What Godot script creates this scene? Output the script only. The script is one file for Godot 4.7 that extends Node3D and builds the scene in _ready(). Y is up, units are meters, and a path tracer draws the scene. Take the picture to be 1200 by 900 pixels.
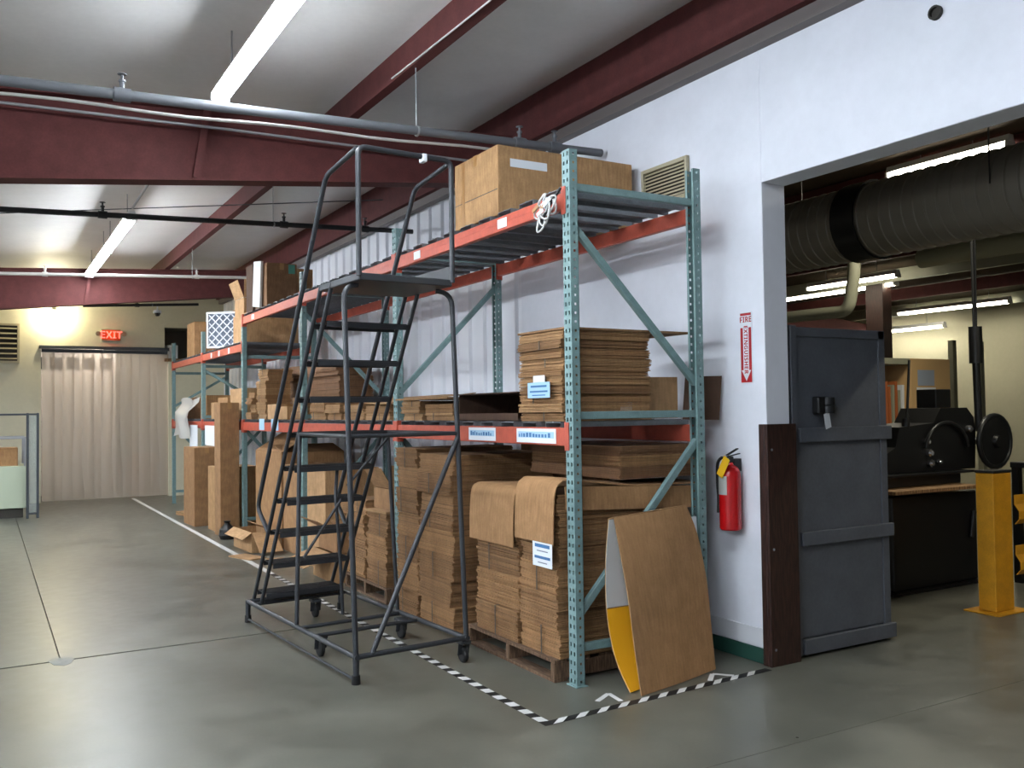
extends Node3D
# World frame: X runs across the aisle (rack front at X = 0, white wall at X = 1.222), Z runs along the rack (far end negative), Y up.

class Mb:
	var v := PackedVector3Array()
	var n := PackedVector3Array()
	var t := PackedVector2Array()
	var c := PackedColorArray()
	var col := Color.WHITE
	var xf := Transform3D.IDENTITY

	func tri(a: Vector3, b: Vector3, d: Vector3, na: Vector3, nb: Vector3, nd: Vector3, ua := Vector2.ZERO, ub := Vector2.ZERO, ud := Vector2.ZERO) -> void:
		# wind clockwise as seen from the side the normals point to
		if (b - a).cross(d - a).dot(na + nb + nd) > 0.0:
			var q := b; b = d; d = q
			q = nb; nb = nd; nd = q
			var w := ub; ub = ud; ud = w
		v.append(xf * a); v.append(xf * b); v.append(xf * d)
		n.append((xf.basis * na).normalized()); n.append((xf.basis * nb).normalized()); n.append((xf.basis * nd).normalized())
		t.append(ua); t.append(ub); t.append(ud)
		c.append(col); c.append(col); c.append(col)

	func quad(a: Vector3, b: Vector3, d: Vector3, e: Vector3, out: Vector3) -> void:
		var m := (b - a).cross(d - a)
		if m.length_squared() < 1e-16:
			m = (d - a).cross(e - a)
		m = m.normalized()
		if m.dot(out) < 0.0: m = -m
		tri(a, b, d, m, m, m, Vector2(0, 1), Vector2(1, 1), Vector2(1, 0))
		tri(a, d, e, m, m, m, Vector2(0, 1), Vector2(1, 0), Vector2(0, 0))

	# axis box from lo to hi, edges chamfered by k
	func box(lo: Vector3, hi: Vector3, k := 0.0) -> void:
		var ce := (lo + hi) * 0.5
		var h := (hi - lo) * 0.5
		if k <= 0.0:
			for ax in 3:
				var i := (ax + 1) % 3
				var j := (ax + 2) % 3
				for s in [-1.0, 1.0]:
					var o := Vector3.ZERO; o[ax] = s
					var p: Array[Vector3] = []
					for w in [[-1, -1], [1, -1], [1, 1], [-1, 1]]:
						var q := ce; q[ax] += s * h[ax]; q[i] += w[0] * h[i]; q[j] += w[1] * h[j]
						p.append(q)
					quad(p[0], p[1], p[2], p[3], o)
			return
		k = minf(k, minf(h.x, minf(h.y, h.z)) * 0.6)
		for ax in 3:
			var i := (ax + 1) % 3
			var j := (ax + 2) % 3
			for s in [-1.0, 1.0]:
				var o := Vector3.ZERO; o[ax] = s
				var p: Array[Vector3] = []
				for w in [[-1, -1], [1, -1], [1, 1], [-1, 1]]:
					var q := ce; q[ax] += s * h[ax]; q[i] += w[0] * (h[i] - k); q[j] += w[1] * (h[j] - k)
					p.append(q)
				quad(p[0], p[1], p[2], p[3], o)
			for s in [-1.0, 1.0]:
				for r in [-1.0, 1.0]:
					var o := Vector3.ZERO; o[i] = s; o[j] = r
					var p: Array[Vector3] = []
					for e in [-1.0, 1.0]:
						var q := ce; q[ax] += e * (h[ax] - k); q[i] += s * h[i]; q[j] += r * (h[j] - k)
						var q2 := ce; q2[ax] += e * (h[ax] - k); q2[i] += s * (h[i] - k); q2[j] += r * h[j]
						if e < 0: p.append(q); p.append(q2)
						else: p.append(q2); p.append(q)
					quad(p[0], p[1], p[2], p[3], o)
		for sx in [-1.0, 1.0]:
			for sy in [-1.0, 1.0]:
				for sz in [-1.0, 1.0]:
					var s := Vector3(sx, sy, sz)
					var a := ce + s * Vector3(h.x, h.y - k, h.z - k)
					var b := ce + s * Vector3(h.x - k, h.y, h.z - k)
					var d := ce + s * Vector3(h.x - k, h.y - k, h.z)
					tri(a, b, d, s, s, s)

	# rectangular bar from a to b; w across (horizontal), d the other way
	func bar(a: Vector3, b: Vector3, w: float, d: float, k := 0.0, hint := Vector3.UP) -> void:
		var keep := xf
		var z := (b - a).normalized()
		if absf(z.dot(hint)) > 0.98: hint = Vector3.RIGHT
		var x := hint.cross(z).normalized()
		var y := z.cross(x)
		xf = keep * Transform3D(Basis(x, y, z), a)
		box(Vector3(-w / 2, -d / 2, 0), Vector3(w / 2, d / 2, a.distance_to(b)), k)
		xf = keep

	func tube(p: Array, r: float, sides := 8, caps := true) -> void:
		var rings: Array = []
		var norms: Array = []
		var last := Vector3.ZERO
		for i in p.size():
			var dir: Vector3
			if i == 0: dir = (p[1] - p[0]).normalized()
			elif i == p.size() - 1: dir = (p[i] - p[i - 1]).normalized()
			else: dir = ((p[i] - p[i - 1]).normalized() + (p[i + 1] - p[i]).normalized()).normalized()
			if last == Vector3.ZERO:
				last = dir.cross(Vector3.UP if absf(dir.y) < 0.9 else Vector3.RIGHT).normalized()
			last = (last - dir * last.dot(dir)).normalized()
			var o := dir.cross(last)
			var ring: Array[Vector3] = []
			var nn: Array[Vector3] = []
			for s in sides:
				var an := TAU * s / sides
				var m := last * cos(an) + o * sin(an)
				nn.append(m); ring.append(p[i] + m * r)
			rings.append(ring); norms.append(nn)
		for i in p.size() - 1:
			for s in sides:
				var q := (s + 1) % sides
				tri(rings[i][s], rings[i][q], rings[i + 1][q], norms[i][s], norms[i][q], norms[i + 1][q])
				tri(rings[i][s], rings[i + 1][q], rings[i + 1][s], norms[i][s], norms[i + 1][q], norms[i + 1][s])
		if caps:
			for e in [0, p.size() - 1]:
				var o: Vector3 = (p[0] - p[1]) if e == 0 else (p[e] - p[e - 1])
				for s in range(1, sides - 1):
					tri(rings[e][0], rings[e][s], rings[e][s + 1], o, o, o)

	# profile: array of Vector2(radius, along) turned about the Y axis of xf
	func lathe(pr: Array, sides := 16) -> void:
		for i in pr.size() - 1:
			var a: Vector2 = pr[i]
			var b: Vector2 = pr[i + 1]
			var dn := Vector2(b.y - a.y, a.x - b.x).normalized()
			for s in sides:
				var p := TAU * s / sides
				var q := TAU * (s + 1) / sides
				var cp := Vector3(cos(p), 0, sin(p))
				var cq := Vector3(cos(q), 0, sin(q))
				var np := cp * dn.x + Vector3.UP * dn.y
				var nq := cq * dn.x + Vector3.UP * dn.y
				var a0 := cp * a.x + Vector3.UP * a.y
				var a1 := cq * a.x + Vector3.UP * a.y
				var b0 := cp * b.x + Vector3.UP * b.y
				var b1 := cq * b.x + Vector3.UP * b.y
				if a.x > 1e-6: tri(a0, a1, b1, np, nq, nq)
				if b.x > 1e-6: tri(a0, b1, b0, np, nq, np)

	# polygon in XY extruded along Z from z0 to z1
	func prism(poly: PackedVector2Array, z0: float, z1: float) -> void:
		var ix := Geometry2D.triangulate_polygon(poly)
		for k in range(0, ix.size(), 3):
			for e in [[z0, Vector3(0, 0, -1)], [z1, Vector3(0, 0, 1)]]:
				var z: float = e[0]
				var nn: Vector3 = e[1]
				tri(Vector3(poly[ix[k]].x, poly[ix[k]].y, z), Vector3(poly[ix[k + 1]].x, poly[ix[k + 1]].y, z), Vector3(poly[ix[k + 2]].x, poly[ix[k + 2]].y, z), nn, nn, nn)
		var area := 0.0
		for i in poly.size():
			var q := poly[(i + 1) % poly.size()]
			area += poly[i].x * q.y - q.x * poly[i].y
		for i in poly.size():
			var a := poly[i]
			var b := poly[(i + 1) % poly.size()]
			var o := Vector2(b.y - a.y, a.x - b.x) * signf(area)
			quad(Vector3(a.x, a.y, z0), Vector3(b.x, b.y, z0), Vector3(b.x, b.y, z1), Vector3(a.x, a.y, z1), Vector3(o.x, o.y, 0))

	func mesh() -> ArrayMesh:
		var a := []
		a.resize(Mesh.ARRAY_MAX)
		a[Mesh.ARRAY_VERTEX] = v
		a[Mesh.ARRAY_NORMAL] = n
		a[Mesh.ARRAY_TEX_UV] = t
		a[Mesh.ARRAY_COLOR] = c
		var m := ArrayMesh.new()
		m.add_surface_from_arrays(Mesh.PRIMITIVE_TRIANGLES, a)
		return m

var M := {}
var used := {}
var rng := RandomNumberGenerator.new()
const ORD := ["lowest", "second", "third", "fourth", "fifth", "sixth", "seventh", "eighth", "ninth", "tenth", "eleventh", "twelfth"]

func V(x, y, z) -> Vector3: return Vector3(x, y, z)

func numbered(called: String) -> String:
	var k: int = used.get(called, 0)
	used[called] = k + 1
	return called if k == 0 else "%s_%03d" % [called, k]

func tag(o: Node, label: String, category: String, group := "") -> Node:
	o.set_meta("label", label)
	o.set_meta("category", category)
	if group: o.set_meta("group", group)
	return o

func thing(called: String, label: String, category: String, at := Vector3.ZERO, turn := 0.0, group := "") -> Node3D:
	var o := Node3D.new()
	o.name = numbered(called)
	add_child(o, true)
	o.position = at
	o.rotation.y = turn
	tag(o, label, category, group)
	return o

func obj(called: String, b, m: Material, parent: Node = null) -> MeshInstance3D:
	var o := MeshInstance3D.new()
	o.mesh = b.mesh() if b is Mb else b
	o.material_override = m
	if parent == null:
		o.name = numbered(called)
		add_child(o, true)
	else:
		o.name = called
		parent.add_child(o, true)
	return o

func struct(called: String, b, m: Material, label := "") -> MeshInstance3D:
	var o := obj(called, b, m)
	o.set_meta("kind", "structure")
	if label: o.set_meta("label", label)
	return o

func struct_node(called: String, label := "") -> Node3D:
	var o := Node3D.new()
	o.name = numbered(called)
	add_child(o, true)
	o.set_meta("kind", "structure")
	if label: o.set_meta("label", label)
	return o

func one_box(lo: Vector3, hi: Vector3, k := 0.0) -> Mb:
	var b := Mb.new()
	b.box(lo, hi, k)
	return b

# ---------------------------------------------------------------- materials
func noise_img(sz: int, seed_: int, freq: float, oct: int, sx := 1.0, type := FastNoiseLite.TYPE_SIMPLEX_SMOOTH) -> Image:
	var f := FastNoiseLite.new()
	f.seed = seed_; f.frequency = freq; f.noise_type = type
	f.fractal_octaves = oct
	var w := sz
	var im := f.get_seamless_image(w, int(sz * sx))
	if sx != 1.0: im.resize(sz, sz)
	im.convert(Image.FORMAT_L8)
	return im

func blend_tex(sz: int, layers: Array, lo: Color, hi: Color, gain := 1.0) -> ImageTexture:
	# layers: [Image L8 of sz x sz, weight]; result runs from lo to hi
	var out := PackedByteArray()
	out.resize(sz * sz * 3)
	var d: Array = []
	var tot := 0.0
	for l in layers:
		d.append((l[0] as Image).get_data())
		tot += l[1]
	for i in sz * sz:
		var s := 0.0
		for k in layers.size(): s += d[k][i] * layers[k][1]
		s = clampf((s / tot / 255.0 - 0.5) * gain + 0.5, 0.0, 1.0)
		var q := lo.lerp(hi, s)
		out[i * 3] = int(q.r * 255.0); out[i * 3 + 1] = int(q.g * 255.0); out[i * 3 + 2] = int(q.b * 255.0)
	var im := Image.create_from_data(sz, sz, false, Image.FORMAT_RGB8, out)
	im.generate_mipmaps()
	return ImageTexture.create_from_image(im)

func mat(key: String, c: Color, rough := 0.7, metal := 0.0, tex: Texture2D = null, scale := 1.0) -> StandardMaterial3D:
	var m := StandardMaterial3D.new()
	m.albedo_color = c
	m.roughness = rough
	m.metallic = metal
	if tex:
		m.albedo_texture = tex
		m.uv1_triplanar = true
		m.uv1_scale = Vector3.ONE * scale
	M[key] = m
	return m

func glow(key: String, c: Color, e: float) -> void:
	var m := StandardMaterial3D.new()
	m.albedo_color = Color(0.9, 0.9, 0.9)
	m.emission_enabled = true
	m.emission = c
	m.emission_energy_multiplier = e
	M[key] = m

func make_materials() -> void:
	var fine := noise_img(512, 3, 0.06, 4)
	var coarse := noise_img(512, 5, 0.008, 4)
	var fibre := noise_img(512, 7, 0.05, 3, 0.125)
	var white := Color(1, 1, 1)
	var soft := blend_tex(512, [[fine, 0.5], [coarse, 0.6]], Color(0.95, 0.95, 0.95), white, 1.0)
	var speck := blend_tex(512, [[fine, 1.0], [coarse, 1.2]], Color(0.86, 0.86, 0.86), white, 1.4)
	var card := blend_tex(512, [[fine, 0.6], [fibre, 1.0], [coarse, 1.0]], Color(0.80, 0.79, 0.77), white, 1.6)
	var big := noise_img(1024, 11, 0.006, 5)
	var mid := noise_img(1024, 12, 0.03, 4)
	var grit := noise_img(1024, 13, 0.2, 2)
	var conc := blend_tex(1024, [[big, 1.6], [mid, 0.8], [grit, 0.25]], Color(0.70, 0.70, 0.675), Color(1.0, 0.995, 0.975), 1.15)
	var conc_r := blend_tex(1024, [[big, 1.0], [mid, 1.2]], Color(0.32, 0.32, 0.32), Color(0.54, 0.54, 0.54), 1.0)
	var wood := blend_tex(512, [[fine, 0.4], [fibre, 1.6]], Color(0.62, 0.58, 0.54), white, 1.7)
	mat("concrete", Color(0.43, 0.43, 0.40), 1.0, 0.0, conc, 0.2)
	M.concrete.uv1_world_triplanar = true
	M.concrete.roughness_texture = conc_r
	M.concrete.roughness = 0.80
	mat("joint", Color(0.10, 0.10, 0.095), 0.9)
	mat("patch", Color(0.55, 0.55, 0.53), 0.8, 0.0, speck, 2.0)
	mat("drywall", Color(0.88, 0.893, 0.925), 0.75, 0.0, speck, 0.4)
	M.drywall.albedo_texture = blend_tex(512, [[fine, 0.4], [coarse, 1.0]], Color(0.95, 0.95, 0.95), white, 1.2)
	mat("liner", Color(0.87, 0.88, 0.905), 0.45)
	mat("cream", Color(0.83, 0.81, 0.71), 0.7, 0.0, soft, 0.4)
	mat("ceiling", Color(0.91, 0.905, 0.895), 0.55, 0.0, soft, 0.5)
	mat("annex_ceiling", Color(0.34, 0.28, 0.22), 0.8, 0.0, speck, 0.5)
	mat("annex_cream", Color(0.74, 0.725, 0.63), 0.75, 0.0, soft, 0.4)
	mat("tan_panel", Color(0.80, 0.66, 0.46), 0.7)
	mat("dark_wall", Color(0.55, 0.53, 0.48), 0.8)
	mat("red_steel", Color(0.365, 0.205, 0.20), 0.65, 0.0, speck, 1.5)
	M.red_steel.metallic_specular = 0.25
	mat("grey_angle", Color(0.42, 0.39, 0.38), 0.6)
	mat("black_pipe", Color(0.10, 0.11, 0.12), 0.5)
	mat("grey_pipe", Color(0.38, 0.39, 0.41), 0.5)
	mat("pale_pipe", Color(0.72, 0.71, 0.69), 0.5)
	mat("conduit", Color(0.62, 0.63, 0.64), 0.4, 0.5)
	mat("fixture", Color(0.86, 0.86, 0.86), 0.4)
	mat("rack_green", Color(0.475, 0.59, 0.59), 0.5, 0.0, speck, 3.0)
	mat("rack_orange", Color(0.74, 0.33, 0.245), 0.5, 0.0, speck, 3.0)
	mat("galvanised", Color(0.50, 0.52, 0.54), 0.45, 0.35, speck, 2.0)
	mat("ladder", Color(0.19, 0.20, 0.215), 0.42, 0.2)
	mat("tread", Color(0.085, 0.09, 0.095), 0.75, 0.0, speck, 8.0)
	mat("rubber", Color(0.05, 0.05, 0.05), 0.85)
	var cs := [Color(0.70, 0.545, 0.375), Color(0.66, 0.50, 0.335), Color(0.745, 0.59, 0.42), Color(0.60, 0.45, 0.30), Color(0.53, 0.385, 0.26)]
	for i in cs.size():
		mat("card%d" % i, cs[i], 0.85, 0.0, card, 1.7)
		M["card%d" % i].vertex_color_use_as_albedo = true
	mat("tape_brown", Color(0.60, 0.44, 0.26), 0.3)
	mat("strap", Color(0.25, 0.22, 0.18), 0.5)
	mat("pallet", Color(0.46, 0.36, 0.27), 0.9, 0.0, wood, 2.5)
	mat("brown_wood", Color(0.235, 0.135, 0.10), 0.55, 0.0, wood, 2.0)
	mat("plywood", Color(0.66, 0.52, 0.36), 0.7, 0.0, wood, 2.0)
	mat("paper", Color(0.86, 0.88, 0.90), 0.8)
	mat("print_blue", Color(0.24, 0.42, 0.60), 0.8)
	mat("print_grey", Color(0.42, 0.45, 0.50), 0.8)
	mat("label_blue", Color(0.62, 0.76, 0.86), 0.7)
	mat("white_tape", Color(0.80, 0.80, 0.79), 0.6)
	mat("black_tape", Color(0.045, 0.045, 0.05), 0.6)
	mat("base_green", Color(0.10, 0.26, 0.22), 0.6)
	mat("white_trim", Color(0.80, 0.81, 0.83), 0.6)
	mat("sign_red", Color(0.66, 0.06, 0.10), 0.5)
	mat("ext_red", Color(0.66, 0.05, 0.06), 0.25)
	mat("ext_black", Color(0.04, 0.04, 0.045), 0.5)
	mat("ext_label", Color(0.62, 0.62, 0.60), 0.4)
	mat("tag_yellow", Color(0.85, 0.66, 0.06), 0.6)
	mat("yellow", Color(0.80, 0.56, 0.08), 0.5, 0.0, speck, 2.0)
	mat("sheet_yellow", Color(0.86, 0.62, 0.08), 0.55)
	mat("sheet_white", Color(0.76, 0.76, 0.75), 0.7)
	mat("door_grey", Color(0.335, 0.35, 0.38), 0.5, 0.0, speck, 1.0)
	mat("duct", Color(0.56, 0.54, 0.50), 0.40, 0.45)
	mat("pale_duct", Color(0.60, 0.60, 0.52), 0.5)
	mat("press", Color(0.06, 0.063, 0.068), 0.4)
	mat("press_edge", Color(0.14, 0.145, 0.15), 0.35, 0.4)
	mat("chrome", Color(0.75, 0.75, 0.76), 0.2, 0.9)
	mat("folder_orange", Color(0.66, 0.36, 0.18), 0.8)
	mat("vent", Color(0.66, 0.63, 0.53), 0.5)
	mat("vent_dark", Color(0.20, 0.19, 0.17), 0.8)
	mat("filter_blue", Color(0.60, 0.64, 0.70), 0.9)
	mat("cart_green", Color(0.68, 0.72, 0.63), 0.6)
	mat("cart_steel", Color(0.26, 0.28, 0.30), 0.4, 0.3)
	mat("roller_door", Color(0.76, 0.72, 0.68), 0.6)
	mat("dark_card", Color(0.30, 0.21, 0.15), 0.9, 0.0, card, 1.7)
	mat("teal", Color(0.30, 0.55, 0.48), 0.6)
	var s := mat("strip", Color(0.84, 0.79, 0.73, 0.40), 0.25)
	s.transparency = BaseMaterial3D.TRANSPARENCY_ALPHA
	s = mat("acrylic", Color(0.62, 0.68, 0.68, 0.30), 0.1)
	s.transparency = BaseMaterial3D.TRANSPARENCY_ALPHA
	s = mat("plastic_bag", Color(0.85, 0.85, 0.84, 0.6), 0.3)
	s.transparency = BaseMaterial3D.TRANSPARENCY_ALPHA
	glow("tube_cool", Color(0.93, 0.965, 1.0), 52.0)
	glow("tube_fill", Color(0.93, 0.965, 1.0), 150.0)  # tubes of the added fill row
	glow("tube_far", Color(0.95, 0.975, 1.0), 60.0)
	glow("tube_warm", Color(1.0, 0.97, 0.88), 15.0)
	glow("exit_glow", Color(1.0, 0.16, 0.07), 1.3)
	glow("bulb_warm", Color(1.0, 0.95, 0.80), 14.0)

# ---------------------------------------------------------------- lights
func area(at: Vector3, sx: float, sy: float, c: Color, e: float, parent: Node) -> void:
	var l := AreaLight3D.new()
	l.name = "area_light"
	l.area_size = Vector2(sx, sy)
	l.light_color = c
	l.light_energy = e
	l.shadow_enabled = true
	parent.add_child(l, true)
	l.position = at
	l.rotation.x = -PI / 2
	l.set("area_range", 40.0)
	l.set("area_attenuation", 2.0)

# strip light along Z: at = middle of the tubes
func strip_light(at: Vector3, length: float, label: String, group: String, tube: String, c: Color, e: float, hang := 0.0, slope := 0.0) -> void:
	var t := thing("strip_light", label, "light fixture", at, 0.0, group)
	var b := Mb.new()
	var h := length / 2
	b.prism(PackedVector2Array([Vector2(-0.062, 0.030), Vector2(-0.045, 0.034), Vector2(-0.03, 0.088), Vector2(0.03, 0.088), Vector2(0.045, 0.034), Vector2(0.062, 0.030), Vector2(0.062, 0.027), Vector2(-0.062, 0.027)]), -h, h)
	obj("housing", b, M.fixture, t)
	for s in [-1.0, 1.0]:
		b = Mb.new()
		b.tube([V(0.030 * s, 0, -h + 0.05), V(0.030 * s, 0, h - 0.05)], 0.019, 10)
		obj("tube", b, M[tube], t)
		b = Mb.new()
		b.box(V(-0.062, -0.022, s * (h - 0.012) - 0.012), V(0.062, 0.026, s * (h - 0.012) + 0.012), 0.004)
		obj("end_cap", b, M.fixture, t)
		if hang > 0.0:
			b = Mb.new()
			b.tube([V(0, 0.08, s * (h - 0.35)), V(0, 0.08 + hang, s * (h - 0.35))], 0.006, 6)
			obj("hanger", b, M.conduit, t)
	area(V(0, -0.024, 0), 0.06, length - 0.2, c, e, t)

func roof(x: float) -> float: return 4.02 + 0.055 * (x + 2.79)

func _ready() -> void:
	rng.seed = 77
	# ---- camera
	var cam := Camera3D.new()
	cam.name = "camera"
	cam.fov = 45.80
	cam.near = 0.05
	cam.far = 100.0
	add_child(cam)
	cam.position = Vector3(-2.8791, 1.5592, 4.2749)
	cam.basis = Basis(Vector3.UP, -deg_to_rad(30.151)) * Basis(Vector3.RIGHT, deg_to_rad(1.668)) * Basis(Vector3.BACK, -deg_to_rad(0.776))
	cam.current = true
	# ---- environment
	var we := WorldEnvironment.new()
	we.name = "world_environment"
	var env := Environment.new()
	env.background_mode = Environment.BG_COLOR
	env.background_color = Color.BLACK
	env.tonemap_mode = Environment.TONE_MAPPER_LINEAR
	env.tonemap_exposure = 1.45
	env.sdfgi_enabled = true
	env.ssao_enabled = true
	env.ssil_enabled = true
	we.environment = env
	add_child(we)
	make_materials()
	lights()
	shell()
	steel()
	annex_shell()
	rack()
	ladder()
	goods()
	far_end()
	wall_things()
	floor_marks()
	annex()

func lights() -> void:
	var cool := Color(0.93, 0.965, 1.0)
	var g := "fluorescent strip lights in the aisle row"
	var y := 3.70
	strip_light(V(-1.50, y, -0.78), 2.44, "lit fluorescent strip light above the aisle, just in front of the red beam", g, "tube_cool", cool, 1.1, 0.26)
	strip_light(V(-1.50, y, 1.70), 2.44, "fluorescent strip light overhead, beside the camera end of the aisle", g, "tube_cool", cool, 1.1, 0.26)
	strip_light(V(-1.50, y, -7.42), 2.30, "lit fluorescent strip light hanging past the red beam, nearer of two", g, "tube_far", cool, 1.3, 0.26)
	strip_light(V(-1.50, y, -9.76), 2.30, "lit fluorescent strip light ending short of the far red beam", g, "tube_far", cool, 1.3, 0.26)
	for k in 5:  # unseen row added as fill for the wall and ceiling
		strip_light(V(-6.2, 3.55, -9.0 + 3.5 * k), 2.44, "%s fluorescent strip light from the far wall in the unseen added fill row" % ["first", "second", "third", "fourth", "fifth"][k], "added fill strip lights in an unseen row", "tube_fill", cool, 4.0, 0.16)

# ---------------------------------------------------------------- room shell
func shell() -> void:
	var f := struct("floor", one_box(V(-8.4, -0.20, -16.6), V(12.4, -0.02, 8.4)), M.joint, "grey polished concrete floor with saw-cut joints")
	for q in [[-8.4, -2.456, -16.6, -2.262], [-2.448, 1.5, -16.6, -2.262], [-8.4, 12.4, -2.236, 1.2385], [-8.4, 12.4, 1.2415, 8.4], [1.506, 12.4, -16.6, -2.262]]:
		obj("slab", one_box(V(q[0], -0.02, q[2]), V(q[1], 0.0, q[3])), M.concrete, f)
	var b := Mb.new()
	# patch of filler where the two joints meet
	var pp := PackedVector2Array()
	for i in 9:
		var an := TAU * i / 9.0
		pp.append(Vector2(-2.45 + cos(an) * 0.075 * (1.0 + 0.25 * sin(i * 2.3)), 2.23 + sin(an) * 0.11 * (1.0 + 0.2 * cos(i * 1.7))))
	b.xf = Transform3D(Basis(Vector3.RIGHT, Vector3.FORWARD, Vector3.UP), Vector3.ZERO)
	b.prism(pp, -0.004, 0.002)
	obj("joint_filler", b, M.patch, f)
	# white plaster wall with the wide opening
	var w := struct_node("wall_right", "white wall with a wide opening to the press room")
	obj("plaster", one_box(V(1.222, 0, -2.60), V(1.42, 4.34, 0.279), 0.004), M.drywall, w)
	obj("plaster", one_box(V(1.222, 2.93, 0.279), V(1.42, 4.34, 4.40), 0.004), M.drywall, w)
	obj("plaster", one_box(V(1.222, 0, 4.40), V(1.42, 4.34, 8.4), 0.004), M.drywall, w)
	obj("backing", one_box(V(1.30, 0, -16.6), V(1.42, 4.34, -2.60)), M.drywall, w)
	# ribbed liner sheets behind the rack
	var pitch := 0.30
	var z := -2.605
	for k in 13:
		b = Mb.new()
		var pts: Array[Vector2] = []      # (z, x)
		for r in 3:
			var s := -pitch * r
			for q in [[0.0, 0.0], [-0.115, 0.0], [-0.135, -0.028], [-0.165, -0.028], [-0.185, 0.0], [-0.297, 0.0]]:
				pts.append(Vector2(s + q[0], q[1]))
		for i in pts.size() - 1:
			var a := pts[i]
			var d := pts[i + 1]
			b.quad(V(1.262 + a.y, 0.0, z + a.x), V(1.262 + d.y, 0.0, z + d.x), V(1.262 + d.y, 4.25, z + d.x), V(1.262 + a.y, 4.25, z + a.x), V(-1, 0, 0))
		b.box(V(1.266, 0, z - 0.895), V(1.298, 4.25, z))
		obj("liner_sheet", b, M.liner, w)
		z -= 0.90
	# far wall: opening at X -1.99 .. 0.20 up to 2.82, niche X 0.14 .. 0.75, Y 2.66 .. 3.26
	w = struct_node("wall_far", "cream wall at the end of the aisle")
	var zf := -14.3
	for q in [[-8.4, -1.99, 0.0, 4.2], [-1.99, 0.14, 2.82, 4.2], [0.14, 0.75, 2.82, 2.70], [0.14, 0.75, 3.26, 4.2], [0.75, 1.30, 2.66, 4.2], [0.21, 1.30, 0.0, 2.66]]:
		if q[3] <= q[2]: continue
		obj("plaster", one_box(V(q[0], q[2], zf - 0.15), V(q[1], q[3], zf)), M.cream, w)
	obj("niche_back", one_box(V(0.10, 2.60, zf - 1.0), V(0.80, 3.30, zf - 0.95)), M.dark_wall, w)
	for q in [[0.09, 0.14], [0.75, 0.80]]:
		obj("niche_side", one_box(V(q[0], 2.66, zf - 0.95), V(q[1], 3.26, zf - 0.15)), M.brown_wood, w)
	obj("niche_shelf", one_box(V(0.14, 2.60, zf - 0.95), V(0.75, 2.66, zf)), M.plywood, w)
	obj("niche_top", one_box(V(0.14, 3.26, zf - 0.95), V(0.75, 3.30, zf - 0.15)), M.dark_wall, w)
	obj("lintel", one_box(V(-2.02, 2.80, zf), V(0.22, 2.86, zf + 0.05), 0.004), M.cart_steel, w)
	struct("wall_left", one_box(V(-8.6, 0, -16.6), V(-8.4, 4.2, 8.4)), M.drywall, "white wall on the far side of the aisle")
	struct("wall_behind", one_box(V(-8.4, 0, 8.4), V(12.4, 4.6, 8.6)), M.drywall, "white wall behind the camera")
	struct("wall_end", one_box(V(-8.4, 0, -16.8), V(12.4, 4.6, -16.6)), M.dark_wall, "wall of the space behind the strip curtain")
	# insulated ceiling, sagging a little between the purlins and at the roll seams
	b = Mb.new()
	var nx := 48
	var nz := 100
	var x0 := -8.4
	var x1 := 1.30
	var z0 := -16.6
	var z1 := 8.4
	var hgt := func(x: float, zz: float) -> float:
		var sag := 0.035 * absf(sin((x + 0.33) / 1.48 * PI))
		var seam := 0.018 * pow(absf(sin(zz / 1.83 * PI + 0.4)), 0.5)
		return roof(x) - sag - seam + 0.02
	for i in nx:
		for k in nz:
			var xa := lerpf(x0, x1, float(i) / nx)
			var xb := lerpf(x0, x1, float(i + 1) / nx)
			var za := lerpf(z0, z1, float(k) / nz)
			var zb := lerpf(z0, z1, float(k + 1) / nz)
			var p := [V(xa, hgt.call(xa, za), za), V(xb, hgt.call(xb, za), za), V(xb, hgt.call(xb, zb), zb), V(xa, hgt.call(xa, zb), zb)]
			var nn: Array = []
			for c in p:
				var dx: float = (hgt.call(c.x + 0.02, c.z) - hgt.call(c.x - 0.02, c.z)) / 0.04
				var dz: float = (hgt.call(c.x, c.z + 0.02) - hgt.call(c.x, c.z - 0.02)) / 0.04
				nn.append(Vector3(dx, -1, dz).normalized())
			b.tri(p[0], p[1], p[2], nn[0], nn[1], nn[2])
			b.tri(p[0], p[2], p[3], nn[0], nn[2], nn[3])
	var ce := struct("ceiling", b, M.ceiling, "white insulated ceiling between the red purlins")
	b = Mb.new()
	b.xf = Transform3D(Basis.IDENTITY, Vector3.ZERO)
	b.prism(PackedVector2Array([Vector2(-8.6, roof(-8.6) + 0.05), Vector2(1.42, roof(1.42) + 0.05), Vector2(1.42, roof(1.42) + 0.15), Vector2(-8.6, roof(-8.6) + 0.15)]), -16.8, 8.6)
	obj("roof_deck", b, M.dark_wall, ce)
	# skirting by the fire extinguisher
	var t := struct("trim_1", one_box(V(1.206, 0.002, -0.75), V(1.2215, 0.093, 0.232), 0.003), M.base_green, "green skirting along the white wall")
	obj("upper_board", one_box(V(1.212, 0.096, -2.5), V(1.2215, 0.212, 0.232), 0.002), M.white_trim, t)
	# brown wooden corner guard on the jamb
	b = Mb.new()
	b.box(V(1.196, 0.0, 0.2815), V(1.447, 1.455, 0.306), 0.003)
	t = struct("trim_2", b, M.brown_wood, "dark brown wooden guard wrapped round the wall corner")
	obj("side_board", one_box(V(1.196, 0.0, 0.236), V(1.2205, 1.455, 0.2812), 0.003), M.brown_wood, t)
	for y in [0.10, 0.70, 1.30]:
		b = Mb.new()
		b.xf = Transform3D(Basis(Vector3.RIGHT, Vector3.BACK, Vector3.DOWN), V(1.235, y, 0.306))
		b.lathe([Vector2(0.009, 0), Vector2(0.006, 0.004), Vector2(0, 0.004)], 8)
		obj("screw", b, M.grey_pipe, t)

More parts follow.
